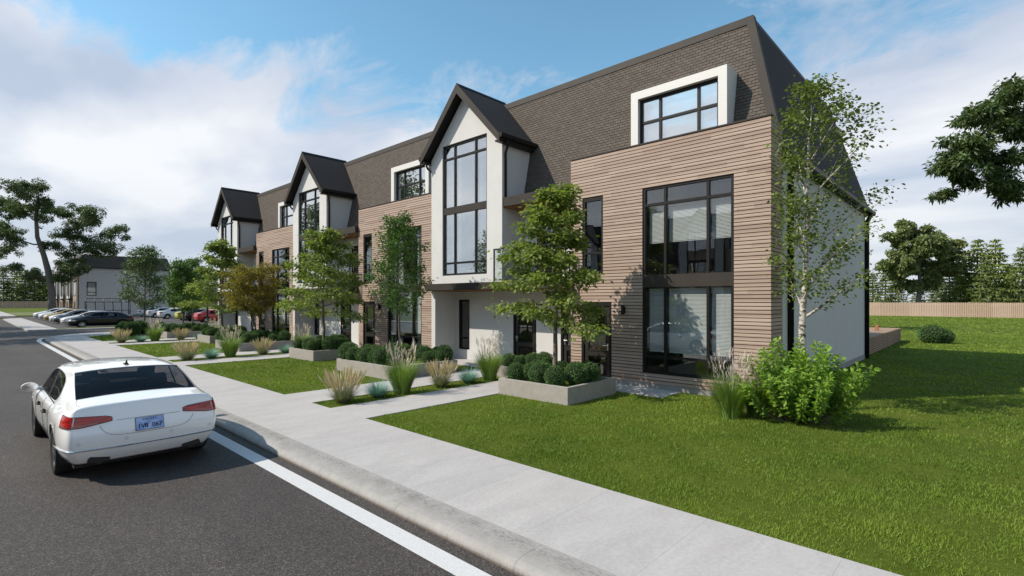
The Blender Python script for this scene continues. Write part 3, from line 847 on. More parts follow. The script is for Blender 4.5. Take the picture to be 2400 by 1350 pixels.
    def tile_pts(a, b, d0, t):
        p0 = base + up * (d0 + .004); p1 = base + up * (d0 + dz - .007)
        lo, hi = p0 + nrm * t, p1 + nrm * .006
        return [(a, p0.y, p0.z), (b, p0.y, p0.z), (b, lo.y, lo.z), (a, lo.y, lo.z), (b, hi.y, hi.z), (a, hi.y, hi.z)]
    tf = [(0, 1, 2, 3), (3, 2, 4, 5), (1, 4, 2), (0, 3, 5)]
    if near:
        cpos = Vector((0, 0, 2.5))
        vis = [t for t in tiles if MZ0 + up.z * t[2] > 7.1]
        vis.sort(key=lambda t: (Vector(((t[0] + t[1]) / 2, mans_y(MZ0 + up.z * t[2]), MZ0 + up.z * t[2])) - cpos).length)
        sel = set(vis[:300])
        off = wloc(roof); pos_cache = {}
        for t in vis[:300]:
            key = (round(t[1] - t[0], 2))
            if key not in pos_cache:
                q = MB().add(tile_pts(0, t[1] - t[0], 0, .013), tf).mesh('shingle', (0, MY0, MZ0)); q.materials.append(M['shingle']); pos_cache[key] = q
            so = link('shingle', pos_cache[key], roof)
            pp = base + up * t[2] + nrm * (t[3] - .013)
            so.location = (t[0] - off.x, pp.y - off.y, pp.z - off.z)
        tiles = [t for t in tiles if t not in sel]
    V = []; F = []; RN = []
    for t in tiles:
        b0 = len(V); V.extend(tile_pts(*t[:4])); F.extend([tuple(i + b0 for i in q) for q in tf]); RN.extend([t[4]] * 4)
    me = bpy.data.meshes.new('shingles'); ol = wloc(roof)
    me.from_pydata([(a - ol.x, b - ol.y, c - ol.z) for a, b, c in V], [], F)
    at = me.attributes.new('rnd', 'FLOAT', 'FACE'); at.data.foreach_set('value', RN)
    so = link('shingles', me, roof, M['shingle']); so['kind'] = 'stuff'
    # top fascia and hip trims
    tr = MB()
    xe = hip_x(MZ1) + .03 if near else x1
    tr.prism([(x0, MY1 - .075, MZ1 - .20), (xe + .03, MY1 - .075, MZ1 - .20), (xe, MY1 - .035, MZ1 + .03), (x0, MY1 - .035, MZ1 + .03)],
             [(x0, MY1 + .12, MZ1 - .20), (xe + .03, MY1 + .12, MZ1 - .20), (xe, MY1 + .12, MZ1 + .03), (x0, MY1 + .12, MZ1 + .03)])
    tr.build('roof_fascia', M['bronze'], roof)
    if near:
        hp = MB()
        a0 = Vector((hip_x(MZ0), MY0, MZ0)); a1 = Vector((hip_x(MZ1) + .03, MY1, MZ1 + .03))
        o1 = Vector((-.17, -.045, 0)); o2 = Vector((.035, -.045, 0)); o3 = Vector((.035, .16, 0)); o4 = Vector((-.17, .02, 0))
        hp.prism([a0 + o1, a0 + o2, a0 + o3, a0 + o4], [a1 + o1, a1 + o2, a1 + o3, a1 + o4])
        hp.build('hip_trim', M['bronze'], roof)
        ef = MB()
        # end slope top trim and sheathing, end eaves gutter
        ef.prism([(hip_x(MZ1) - .1, MY1, MZ1 - .12), (hip_x(MZ1) + .05, MY1, MZ1 - .12), (hip_x(MZ1) + .03, MY1, MZ1 + .03), (hip_x(MZ1) - .1, MY1, MZ1 + .03)],
                 [(hip_x(MZ1) - .1, back, MZ1 - .12), (hip_x(MZ1) + .05, back, MZ1 - .12), (hip_x(MZ1) + .03, back, MZ1 + .03), (hip_x(MZ1) - .1, back, MZ1 + .03)])
        ef.build('end_trim', M['black'], roof)
        es = MB()
        es.prism([(hip_x(6.2) + .012, MY0 + .1, 6.2), (hip_x(6.2) + .012, eb - .02, 6.2), (hip_x(MZ1) + .012, back - .02, MZ1 - .02), (hip_x(MZ1) + .012, MY1 + .06, MZ1 - .02)],
                 [(hip_x(6.2) + .03, MY0 + .1, 6.2), (hip_x(6.2) + .03, eb - .02, 6.2), (hip_x(MZ1) + .03, back - .02, MZ1 - .02), (hip_x(MZ1) + .03, MY1 + .06, MZ1 - .02)])
        es.build('end_slope', M['roof_dark'], roof)
        gt = MB(); xg = -3.60
        gt.box(-3.80, xg - .05, 13.75, eb - .05, 6.06, 6.14)
        sec = [(-.06, .05), (-.055, -.06), (-.02, -.10), (.03, -.10), (.06, -.06), (.065, .05)]
        gt.prism([(xg + a, 13.75, 6.18 + b) for a, b in sec], [(xg + a, eb + .1, 6.18 + b) for a, b in sec])
        gt.build('gutter', M['black'], roof)
        MB().box(-3.99, -3.80, 13.75, 25.55, ZG - .05, 6.10).build('end_wall', M['render'], H)
        MB().box(-3.985, -3.785, 13.74, 25.56, 0.0, .30).build('plinth', M['plinth'], H)
        for yy in (14.45, 25.46):
            MB().tube([(-3.60, yy, 6.1), (-3.60, yy, 5.98), (-3.73, yy, 5.75), (-3.73, yy, .13)], .07 if yy < 20 else .085, 10).build('downspout', M['black'], H, smooth=True)
        mb = MB(); mb.box(-3.99 - .01, -3.99, 13.8, 25.5, .1, 6.1)
    MB().box(x0, X(-3.81), 25.35, 25.55, ZG, 6.15).build('rear_wall', M['render'], H)
    if lastk:
        MB().box(X(-16.2), X(-16.0), 13.85, 25.3, ZG, 6.2).build('end_wall', M['render'], H)
    # ---- box dormer
    yd = 13.50; a, b = X(-7.79), X(-4.99); zt = 8.64; zbm = 6.5; fr = 0.23
    dm = MB()
    def prof(x_0, x_1, z_0, z_1):
        dm.prism([(x_0, yd, z_0), (x_0, mans_y(z_0) + .05, z_0), (x_0, mans_y(z_1) + .05, z_1), (x_0, yd, z_1)],
                 [(x_1, yd, z_0), (x_1, mans_y(z_0) + .05, z_0), (x_1, mans_y(z_1) + .05, z_1), (x_1, yd, z_1)])
    prof(a, a + fr, zbm, zt); prof(b - fr, b, zbm, zt); prof(a + fr, b - fr, zt - fr, zt)
    dr = dm.build('dormer', M['white_trim'], H)
    window(H, a + fr, b - fr, 6.6, zt - fr, yd + .13, (0.27, 0.75), (7.72,), 'glass_hi', depth=.75, curtain=(k == 1))
    if k == 0: MB().box(a + fr + .02, b - fr - .02, yd + .255, yd + .262, 6.6, zt - fr - .02).build('whitening_blind', M['whitener'], dr)  # pale sheet added behind the glass to whiten the dormer's reflection
    return H
townhouse(0, 'nearest townhouse at the end of the row, with the blind end wall behind the birch')
townhouse(1, 'middle townhouse of the row, its gabled bay between the two other gables')
th2 = townhouse(2, 'farthest townhouse of the row, next to the side road')
# the row across the street (behind the viewer), mirrored in the windows
for i, lb in enumerate(('townhouse across the street, straight opposite the nearest one', 'townhouse across the street, opposite the middle one', 'townhouse across the street, opposite the farthest one', 'townhouse across the street, beyond the end of the row')):
    c = copy_tree(th2); c.location = ((-10.0, -22.5, -35.0, 2.5)[i], -18.5, 0); c.rotation_euler = (0, 0, math.pi); c['label'] = lb; c['group'] = 'townhouses across the street'
# lower deck behind the row
dk = thing('timber_deck', (-9, 32, 0), 'low brown timber deck with slatted skirting behind the nearest townhouse', 'deck')
for i in range(84):
    y = 26.35 + i * .14
    if i < 84: MB().box(-16, -3.93, y, y + .13, .84, .87).build('deck_board', M['deck_wood'], dk)
for i in range(8):
    z = .13 + i * .094
    MB().box(-3.92, -3.895, 26.3, 38.1, z, z + .066).build('skirt_slat', M['deck_wood'], dk)
for i in range(9):
    y = 26.3 + i * 1.46
    MB().box(-3.99, -3.925, y, y + .07, .1, .839).build('post', M['deck_wood'], dk)
MB().box(-16, -4.0, 38.0, 38.05, .1, .839).build('skirt_panel', M['deck_wood'], dk)
tag(MB().prism([(-4.62, 34.0, .872), (-4.46, 34.0, .872), (-4.46, 34.16, .872), (-4.62, 34.16, .872)], [(-4.62, 34.0, 1.2), (-4.46, 34.0, 1.2), (-4.46, 34.16, 1.2), (-4.62, 34.16, 1.2)]).build('deck_post', M['soffit']), 'short orange-brown timber post standing on the deck', 'post')
# ------------------------------------------------------------------ plant generators
FW = Vector((-math.sin(R(43.06)), math.cos(R(43.06)), 0)); RT = Vector((math.cos(R(43.06)), math.sin(R(43.06)), 0))
def leaves_mesh(name, P, D, size, rng, mat, asp=0.55, nup=0.5, fold=0.0, val=None):
    """P points, D outward directions: one pointed four-corner leaf each"""
    n = len(P)
    P = np.asarray(P); D = np.asarray(D) + rng.normal(0, 0.45, (n, 3))
    D /= np.linalg.norm(D, axis=1)[:, None] + 1e-9
    U = rng.normal(0, 0.55, (n, 3)); U[:, 2] += nup
    S = np.cross(D, U); S /= np.linalg.norm(S, axis=1)[:, None] + 1e-9
    L = (size * rng.uniform(0.65, 1.25, n))[:, None]
    a = P; b = P + D * L * 0.45 + S * L * asp * 0.5; c = P + D * L; d = P + D * L * 0.45 - S * L * asp * 0.5
    c = c - np.array([0, 0, 1.0]) * L * 0.18
    V = np.stack([a, b, c, d], 1).reshape(-1, 3)
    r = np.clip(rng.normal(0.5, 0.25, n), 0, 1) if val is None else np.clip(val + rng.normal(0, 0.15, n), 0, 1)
    me = np_mesh(name, V, 4, r); me.materials.append(mat); return me
def curve_pts(p0, d, L, n, bend, rnd, wob=0.06):
    pts = [Vector(p0)]; d = Vector(d).normalized()
    for i in range(n):
        d = (d + Vector((rnd.uniform(-wob, wob), rnd.uniform(-wob, wob), bend / n + rnd.uniform(-wob, wob)))).normalized()
        pts.append(pts[-1] + d * (L / n))
    return pts
def gen_tree(seed, H, clear, radf, n1, elev, n2=7, per=22, leaf=0.09, spread=0.12, tr=0.06, bend=-0.2, lean=(0, 0), wob=0.02, leafz=-0.15, asp=0.7, nup=0.9, twl=0.42):
    """returns (wood MB, leaf points, leaf dirs) in local coordinates, base at 0"""
    rnd = random.Random(seed); rng = np.random.default_rng(seed)
    wd = MB(); P = []; D = []
    nseg = 12; tp = [Vector((0, 0, 0))]; x = y = 0.0
    for i in range(1, nseg + 1):
        x += rnd.uniform(-wob, wob) * H / nseg * 4 + lean[0] * H / nseg; y += rnd.uniform(-wob, wob) * H / nseg * 4 + lean[1] * H / nseg
        tp.append(Vector((x, y, H * 0.96 * i / nseg)))
    tr_at = lambda t: tr * (1 - 0.93 * t ** 0.9)
    wd.tube(tp, [tr_at(i / nseg) * (1.35 if i == 0 else 1) for i in range(nseg + 1)], 8, False)
    def tpos(t):
        f = t * nseg; i = min(int(f), nseg - 1); return tp[i].lerp(tp[i + 1], f - i)
    for i in range(n1):
        t = clear + (0.98 - clear) * (i + rnd.uniform(0.1, 0.9)) / n1
        az = i * 2.39996 + rnd.uniform(-.5, .5)
        L = radf((t - clear) / (1 - clear), az) * rnd.uniform(0.78, 1.12)
        e = elev((t - clear) / (1 - clear)) + rnd.uniform(-.12, .12)
        d = Vector((math.cos(az) * math.cos(e), math.sin(az) * math.cos(e), math.sin(e)))
        bp = curve_pts(tpos(t), d, L, 5, bend, rnd)
        r0 = min(tr_at(t) * 0.55, 0.012 + 0.02 * L)
        wd.tube(bp, [r0 * (1 - .85 * q / 5) for q in range(6)], 5, False)
        for j in range(n2):
            s = 0.22 + 0.78 * (j + rnd.random()) / n2
            f = s * 5; q = min(int(f), 4); p = bp[q].lerp(bp[q + 1], f - q)
            dd = (bp[q + 1] - bp[q]).normalized(); sd_ = dd.cross(Vector((0, 0, 1))).normalized() * (1 if j % 2 else -1)
            dv = dd * 0.7 + sd_ * rnd.uniform(.5, 1.0) + Vector((0, 0, rnd.uniform(-.15, .25)))
            tl = twl * L * (1.1 - .65 * s) * rnd.uniform(.6, 1.2) + 0.06
            tw = curve_pts(p, dv, tl, 3, bend * .5, rnd)
            wd.tube(tw, [r0 * .28, r0 * .2, r0 * .13, r0 * .06], 3, False)
            m_ = max(3, int(per * rnd.uniform(.6, 1.3)))
            for _ in range(m_):
                g = rnd.random() ** .7 * 3; q2 = min(int(g), 2); c = tw[q2].lerp(tw[q2 + 1], g - q2)
                o_ = Vector((rnd.gauss(0, spread), rnd.gauss(0, spread), rnd.gauss(0, spread * .55)))
                P.append(c + o_); v = (tw[q2 + 1] - tw[q2]).normalized() * .5 + o_ * (1.2 / max(spread, .01)) * .4; D.append((v.x, v.y, v.z + leafz))
        for _ in range(int(per * .7)):
            o_ = Vector((rnd.gauss(0, spread), rnd.gauss(0, spread), rnd.gauss(0, spread * .6))); P.append(bp[5] + o_); D.append((d.x, d.y, leafz))
    return wd, np.array([tuple(p) for p in P]), np.array(D), rng
def make_tree(name, loc, label, cat, parts, leafmat, barkmat, leaf, group=None, asp=0.7, nup=0.9, rz=0.0, shade=None):
    wd, P, D, rng = parts
    t = thing(name, loc, label, cat, group, rz)
    wd.build('trunk', barkmat, t, local=True, smooth=True, fix=False)
    me = leaves_mesh('crown', P, D, leaf, rng, leafmat, asp, nup)
    link('crown', me, t)
    return t
def clump_tree(seed, trunk, tr0, tr1, clumps, leaf, dens, twigs=14, flat=0.6, limb=1.0, subs=0):
    """trunk: polyline; clumps: (centre, radius, trunk fraction); leaves fill flattened puffs of puffs"""
    rnd = random.Random(seed); rng = np.random.default_rng(seed)
    wd = MB(); n = len(trunk) - 1; tp = [Vector(p) for p in trunk]
    wd.tube(tp, [tr0 + (tr1 - tr0) * i / n for i in range(n + 1)], 9, False)
    P = []; D = []
    nodes = [(tp[min(int(t * n), n - 1)].lerp(tp[min(int(t * n), n - 1) + 1], t * n - min(int(t * n), n - 1)), (tr0 + (tr1 - tr0) * t) * .75) for t in [i / 10 for i in range(3, 11)]]
    ctr = [Vector(c) for c, r, tf in clumps]
    axis = lambda v: math.hypot(v.x - tp[n // 2].x, v.y - tp[n // 2].y)
    for (c, r, tf) in sorted(clumps, key=lambda t: axis(Vector(t[0]))):
        c = Vector(c)
        s, rn = min(nodes, key=lambda t: (t[0] - c).length + max(0, t[0].z - c.z) * .9)
        L = (c - s).length
        mid = s.lerp(c, .5) + Vector((rnd.uniform(-.16, .16) * L, rnd.uniform(-.16, .16) * L, rnd.uniform(-.16, .02) * L))
        q = [s, s.lerp(mid, .5) + Vector((rnd.uniform(-.04, .04), rnd.uniform(-.04, .04), -.05)) * L, mid, mid.lerp(c, .55) + Vector((0, 0, .05 * L)), c]
        ra = min(rn * .72, .05 + .03 * L) * (.55 + .45 * limb)
        wd.tube(q, [ra, ra * .86, ra * .74, ra * .62, ra * .5], 6, False)
        nodes.append((c, ra * .8)); nodes.append((mid, ra * .8))
        cents = [(c, r)]
        if subs:
            cents = []
            for _ in range(subs):
                c2 = c + Vector((rnd.uniform(-.8, .8) * r, rnd.uniform(-.8, .8) * r, rnd.uniform(-.35, .6) * r)); r2 = r * rnd.uniform(.45, .68)
                st = q[2].lerp(q[4], rnd.uniform(.2, .9))
                wd.tube([st, st.lerp(c2, .5) + Vector((0, 0, -.08 * r)), c2], [ra * .45, ra * .32, ra * .18], 5, False); cents.append((c2, r2))
        for (cc, rc) in cents:
            for _ in range(twigs):
                v = Vector((rnd.gauss(0, 1), rnd.gauss(0, 1), rnd.gauss(0, 1) * .7 + .15)).normalized()
                rad = rc * rnd.uniform(.35, .95)
                e = cc + Vector((v.x * rad, v.y * rad, v.z * rad * flat))
                st = q[3].lerp(q[4], rnd.random()) if not subs else cc
                wd.tube([st, st.lerp(e, .5) + Vector((0, 0, -.05 * rc)), e], [ra * .22, ra * .15, ra * .06], 4, False)
                pr_ = rc * rnd.uniform(.28, .50)
                m_ = int(dens * pr_ * pr_ * 12)
                for __ in range(m_):
                    w = Vector((rnd.gauss(0, 1), rnd.gauss(0, 1), rnd.gauss(0, 1))); w.normalize()
                    k = rnd.random() ** .45
                    P.append((e.x + w.x * pr_ * k, e.y + w.y * pr_ * k, e.z + w.z * pr_ * k * .82)); D.append((w.x, w.y, w.z * .5 - .25))
    return wd, np.array(P), np.array(D), rng

# ------------------------------------------------------------------ planters and clipped box balls
def planter(x0, x1, y0, y1, label, top=0.51):
    t = thing('planter', ((x0 + x1) / 2, (y0 + y1) / 2, LZ), label, 'planter', 'concrete planters before the townhouses')
    w = .10; mb = MB()
    mb.box(x0, x1, y0, y0 + w, .05, top); mb.box(x0, x1, y1 - w, y1, .05, top)
    mb.box(x0, x0 + w, y0 + w, y1 - w, .05, top); mb.box(x1 - w, x1, y0 + w, y1 - w, .05, top)
    # one clean ring instead of four touching boxes
    ring = MB(); o_ = [(x0, y0), (x1, y0), (x1, y1), (x0, y1)]; i_ = [(x0 + w, y0 + w), (x1 - w, y0 + w), (x1 - w, y1 - w), (x0 + w, y1 - w)]
    V = [(a, b, .05) for a, b in o_] + [(a, b, top) for a, b in o_] + [(a, b, top) for a, b in i_] + [(a, b, .05) for a, b in i_]
    F = []
    for k in range(4):
        j = (k + 1) % 4
        F += [(k, j, 4 + j, 4 + k), (4 + k, 4 + j, 8 + j, 8 + k), (8 + k, 8 + j, 12 + j, 12 + k)]
    ring.add(V, F).build('trough', M['planter'], t, bevel=.008)
    n = 14; soil = MB(); rnd = random.Random(int(x0 * 10))
    hh = [[top - .07 + rnd.uniform(-.012, .02) for _ in range(n + 1)] for __ in range(n + 1)]
    for a in range(n):
        for b in range(n):
            q = [(a, b), (a + 1, b), (a + 1, b + 1), (a, b + 1)]
            soil.quad(*[(x0 + w + (x1 - x0 - 2 * w) * u / n, y0 + w + (y1 - y0 - 2 * w) * v / n, hh[u][v]) for u, v in q])
    soil.build('soil', M['soil'], t, fix=False)
    return t
ball_meshes = []
for sd_ in range(3):
    rng = np.random.default_rng(50 + sd_)
    n = 3400
    v = rng.normal(0, 1, (n, 3)); v /= np.linalg.norm(v, axis=1)[:, None]
    bumpy = 1 + .035 * np.sin(v[:, 0] * 7 + sd_) * np.sin(v[:, 1] * 6) + .03 * np.sin(v[:, 2] * 9 + 2 * sd_)
    P = v * (rng.uniform(.90, 1.0, n) * bumpy)[:, None]
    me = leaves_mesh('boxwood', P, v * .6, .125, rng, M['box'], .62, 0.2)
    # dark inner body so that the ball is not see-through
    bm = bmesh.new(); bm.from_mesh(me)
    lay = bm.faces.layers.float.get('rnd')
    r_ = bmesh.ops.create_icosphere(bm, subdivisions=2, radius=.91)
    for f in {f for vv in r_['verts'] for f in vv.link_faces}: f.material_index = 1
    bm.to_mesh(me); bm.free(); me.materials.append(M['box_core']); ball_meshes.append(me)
brnd = random.Random(5)
ORD = ['first', 'second', 'third', 'fourth', 'fifth', 'sixth', 'seventh', 'eighth', 'ninth', 'tenth']
def balls(spots, where, group, zb=.44):
    ys = sorted(y for _, y, _ in spots); rows = 3 if len(spots) > 14 else (2 if len(spots) > 6 else 1)
    byr = {}
    for q, sp_ in enumerate(sorted(spots, key=lambda t: t[1])):
        byr.setdefault(q * rows // len(spots), []).append(sp_)
    for r_, lst in byr.items():
        rn = {1: '', 2: (' in the front row', ' in the back row')[r_] if rows == 2 else '', 3: (' in the front row', ' in the middle row', ' in the back row')[r_] if rows == 3 else ''}[rows]
        for q, (x, y, r) in enumerate(sorted(lst)):
            ball(x + brnd.uniform(-.03, .03), y + brnd.uniform(-.03, .03), r, '%s box ball from the left%s, %s' % (ORD[q], rn, where), group, zb)
def ball(x, y, r, label, group, zb=.44):
    o = link('boxwood_ball', brnd.choice(ball_meshes)); r *= 1.07; o.scale = (r, r, r * brnd.uniform(.94, 1.06))
    o.rotation_euler = (brnd.uniform(-.2, .2), brnd.uniform(-.2, .2), brnd.uniform(0, 6.28))
    o.location = (x, y, zb + r * .93); return tag(o, label, 'shrub', group)
names = ['nearest townhouse', 'middle townhouse', 'farthest townhouse']
for k in range(3):
    o_ = -MOD * k; nm = names[k]
    planter(o_ - 9.285, o_ - 7.06, 9.42, 11.48, 'square grey concrete planter under the maple before the %s' % nm)
    balls([(o_ + x, y, r) for x, y, r in ((-9.00, 9.76, .215), (-8.66, 9.98, .235), (-8.42, 10.28, .22), (-8.20, 9.80, .265), (-7.68, 9.72, .23), (-7.42, 10.25, .275), (-7.36, 10.72, .25),
                      (-8.05, 11.05, .22), (-7.68, 11.15, .23), (-8.98, 11.1, .22), (-8.6, 11.2, .2), (-9.02, 10.5, .2))], 'maple planter of the %s' % nm, 'box balls under the maple of the ' + nm)
    planter(o_ - 11.40, o_ - 9.35, 11.52, 12.45, 'low grey concrete planter against the porch of the %s, beside the timber block' % nm, .44)
    balls([(o_ + x, y, r) for x, y, r in ((-11.16, 11.80, .235), (-10.72, 11.85, .22), (-10.36, 12.05, .26), (-9.96, 12.10, .27), (-9.62, 11.85, .22))], 'low porch planter of the %s' % nm, 'box balls in the porch planter of the ' + nm, .36)
    planter(o_ - 16.48, o_ - 13.13, 8.77, 11.36, 'large grey concrete planter with %s, porch side of the %s' % (('a slim ash', 'yellow trees', 'a slim tree')[k], nm))
    gp = 'box balls in the large planter of the ' + nm
    spots = [(-16.2, 9.08, .31), (-15.75, 9.02, .24), (-15.38, 9.10, .23), (-15.0, 9.05, .26), (-14.6, 9.15, .24), (-14.22, 9.12, .27), (-13.85, 9.35, .25),
             (-16.1, 9.75, .25), (-15.5, 9.7, .26), (-15.05, 9.85, .24), (-14.75, 10.2, .28), (-14.3, 9.9, .22), (-13.55, 10.45, .20), (-14.2, 10.8, .25), (-13.85, 11.05, .235), (-13.5, 11.05, .27), (-14.75, 10.95, .24), (-15.5, 10.9, .25), (-16.1, 10.8, .25), (-15.7, 10.3, .23)]
    balls([(o_ + x, y, r) for x, y, r in spots], 'large planter of the %s' % nm, gp)
for (x, y, r, w_) in ((-44.0, 7.6, .46, 'left'), (-43.3, 7.95, .48, 'middle'), (-43.9, 8.5, .5, 'right')):
    ball(x, y, r, 'large box ball, %s one of the three by the pavement corner' % w_, 'box balls by the corner', LZ)

# ------------------------------------------------------------------ ornamental grasses
def strips(rng, n, L, w, out, base_r, droop, seg=4, upr=0.0):
    """arching blades as lists of quads -> (V(4 per quad), rnd)"""
    a = rng.uniform(0, 2 * np.pi, n); Ls = L * rng.uniform(.6, 1.1, n); o_ = out * np.sqrt(rng.uniform(0.02, 1, n))
    b0 = np.stack([np.cos(a) * base_r * rng.random(n), np.sin(a) * base_r * rng.random(n), np.zeros(n)], 1)
    th = o_; r = rng.random(n); quads = []; rr = []
    p = b0; prev = None
    sv = np.stack([-np.sin(a), np.cos(a), np.zeros(n)], 1)
    for s in range(seg + 1):
        f = s / seg; ww = w * (1 - .85 * f ** 1.5)
        l_, r_ = p - sv * ww / 2, p + sv * ww / 2
        if prev is not None:
            quads.append(np.stack([prev[0], prev[1], r_, l_], 1)); rr.append(r)
        prev = (l_, r_)
        t2 = th + droop * f * rng.uniform(.6, 1.2, n)
        d = np.stack([np.cos(a) * np.sin(t2), np.sin(a) * np.sin(t2), np.cos(t2)], 1)
        p = p + d * (Ls / seg)[:, None]
    return np.concatenate(quads).reshape(-1, 3), np.concatenate(rr), p, a, th
def grass_kind(kind, seed):
    rng = np.random.default_rng(seed); out = []
    if kind == 'tan':
        V, r, _, _, _ = strips(rng, 700, .50, .012, 1.0, .12, .5); out.append(('blades', V, r, 'tan_blade'))
        V, r, p, a, th = strips(rng, 190, .54, .006, .62, .12, .06, 2); out.append(('stems', V, r * .5, 'tan_blade'))
        Q = []; rr = []
        n = len(p); d = np.stack([np.cos(a) * np.sin(th), np.sin(a) * np.sin(th), np.cos(th)], 1)
        for q in range(3):
            sv = rng.normal(0, 1, (n, 3)); sv -= d * (sv * d).sum(1)[:, None]; sv /= np.linalg.norm(sv, axis=1)[:, None]
            b = p - d * .24; t = p + d * .07; m_ = p - d * .06
            Q.append(np.stack([b, m_ + sv * .015, t, m_ - sv * .015], 1)); rr.append(rng.random(n))
        out.append(('spikes', np.concatenate(Q).reshape(-1, 3), np.concatenate(rr), 'tan'))
    elif kind == 'blue':
        V, r, _, _, _ = strips(rng, 900, .50, .009, 1.1, .09, .35); out.append(('blades', V, r, 'blue'))
    else:
        V, r, _, _, _ = strips(rng, 1100, .92, .013, .36, .20, .62, 5); out.append(('blades', V, r, 'reed'))
        V, r, p, a, th = strips(rng, 70, .84, .005, .22, .15, .12, 2); out.append(('stems', V, r, 'reed'))
        n = len(p); Q = []; rr = []
        for q in range(9):
            az = a + rng.normal(0, .7, n); el = th + .25 + rng.uniform(-.15, .35, n)
            d = np.stack([np.cos(az) * np.sin(el), np.sin(az) * np.sin(el), np.cos(el)], 1)
            st = p - np.stack([np.cos(a) * np.sin(th), np.sin(a) * np.sin(th), np.cos(th)], 1) * (.02 * q)
            sv = np.stack([-np.sin(az), np.cos(az), np.zeros(n)], 1); l_ = rng.uniform(.07, .14, n)[:, None]
            Q.append(np.stack([st, st + d * l_ * .5 + sv * .007, st + d * l_, st + d * l_ * .5 - sv * .007], 1)); rr.append(rng.random(n))
        out.append(('plumes', np.concatenate(Q).reshape(-1, 3), np.concatenate(rr), 'plume'))
    res = []
    for nm, V, r, mt in out:
        me = np_mesh(nm, V, 4, r); me.materials.append(M[mt]); res.append((nm, me))
    return res
GK = {k: [grass_kind(k, s + i * 7) for i in range(2)] for s, k in enumerate(('tan', 'blue', 'reed'), 3)}
GL = {'tan': ('fountain_grass', 'tan tipped fountain grass tuft'), 'blue': ('blue_fescue', 'small blue-green fescue tuft'), 'reed': ('reed_grass', 'tall green reed grass with pinkish plumes')}
def orn(kind, x, y, s, where, group=None):
    nm, lb = GL[kind]
    t = thing(nm, (x, y, LZ), '%s %s' % (lb, where), 'ornamental grass', group or 'ornamental grasses in the planting strips', brnd.uniform(0, 6.28))
    t.scale = (s, s, s)
    for n_, me in brnd.choice(GK[kind]): link(n_, me, t)
for k in range(3):
    o_ = -MOD * k; nm = names[k]
    for (kind, y, s, w_) in (('tan', 6.12, .98, 'at the street end of the strip'), ('blue', 7.02, 1.0, 'near the street end of the strip'), ('reed', 7.72, 1.0, 'midway along the strip'),
                             ('tan', 9.05, .9, 'on the house half of the strip'), ('blue', 10.05, 1.0, 'on the house half of the strip'), ('reed', 10.85, .98, 'at the house end of the strip')):
        orn(kind, o_ - 11.12 + brnd.uniform(-.05, .05), y, s, '%s before the %s' % (w_, nm))
orn('reed', -3.90, 10.75, 1.0, 'beside the big bush at the corner of the row', 'grasses at the corner')
orn('reed', -3.55, 11.25, .85, 'half hidden behind the big corner bush', 'grasses at the corner')

# ------------------------------------------------------------------ trees in the planters
def maple_r(H):
    return lambda t, az: H * (0.10 + 0.42 * (1 - t) ** .75) * (1 if t > .06 else .8)
mp_a = gen_tree(21, 5.15, .30, lambda t, az: 1.62 * (1 - t) ** .62 * (.78 + .22 * math.sin(az * 2 + 1)) + .16, 30, lambda t: .10 + .55 * t, 9, 36, .11, .13, .075, -.22, twl=.36)
mp_b = gen_tree(22, 5.2, .30, lambda t, az: 1.75 * (1 - t) ** .6 + .16, 30, lambda t: .08 + .5 * t, 9, 36, .11, .135, .075, -.25, twl=.38)
mp_c = gen_tree(23, 5.9, .28, lambda t, az: 1.70 * (1 - t) ** .65 + .16, 28, lambda t: .08 + .5 * t, 9, 38, .13, .145, .08, -.25, twl=.38)
make_tree('maple_tree', (-8.42, 10.70, .42), 'young maple with layered light green leaves before the nearest townhouse', 'tree', mp_a, M['maple'], M['bark'], .122, 'young maples in the planters')
make_tree('maple_tree', (-8.42 - MOD, 10.55, .42), 'young maple with layered light green leaves before the middle townhouse', 'tree', mp_b, M['maple'], M['bark'], .122, 'young maples in the planters')
make_tree('maple_tree', (-8.9 - 2 * MOD, 10.6, .42), 'young maple with layered light green leaves before the farthest townhouse', 'tree', mp_c, M['maple'], M['bark'], .135, 'young maples in the planters')
slim = gen_tree(31, 5.0, .30, lambda t, az: .98 * math.sin(math.pi * min(1, .30 + .66 * t)) ** .8 + .12, 30, lambda t: .55 + .35 * t, 8, 30, .095, .11, .045, .05, asp=.45, twl=.45)
make_tree('ash_tree', (-14.95, 10.35, .42), 'slim dark green ash tree in the large planter left of the white porch', 'tree', slim, M['ash'], M['bark_grey'], .11, asp=.45)
# two-stemmed yellow tree
ya = gen_tree(41, 3.9, .34, lambda t, az: 1.15 * math.sin(math.pi * min(1, .25 + .6 * t)) ** .8 + .1, 20, lambda t: .35 + .3 * t, 8, 30, .105, .12, .045, -.1, lean=(.02, .16), asp=.5)
yb = gen_tree(42, 3.7, .34, lambda t, az: 1.15 * math.sin(math.pi * min(1, .25 + .6 * t)) ** .8 + .1, 20, lambda t: .35 + .3 * t, 8, 30, .105, .12, .04, -.1, lean=(-.02, -.18), asp=.5)
make_tree('robinia_tree', (-14.9 - MOD - .9, 10.2, .42), 'yellow-green leaved young tree leaning left in the middle of the planter row', 'tree', ya, M['yellow'], M['bark_grey'], .13, 'pair of yellow leaved trees', .5)
make_tree('robinia_tree', (-14.5 - MOD - 1.2, 10.6, .42), 'yellow-green leaved young tree, thinner stem right behind its yellow twin', 'tree', yb, M['yellow'], M['bark_grey'], .13, 'pair of yellow leaved trees', .5)
sl2 = gen_tree(51, 6.2, .26, lambda t, az: 1.6 * math.sin(math.pi * min(1, .30 + .66 * t)) ** .8 + .15, 28, lambda t: .5 + .35 * t, 8, 30, .14, .17, .08, .05, asp=.45)
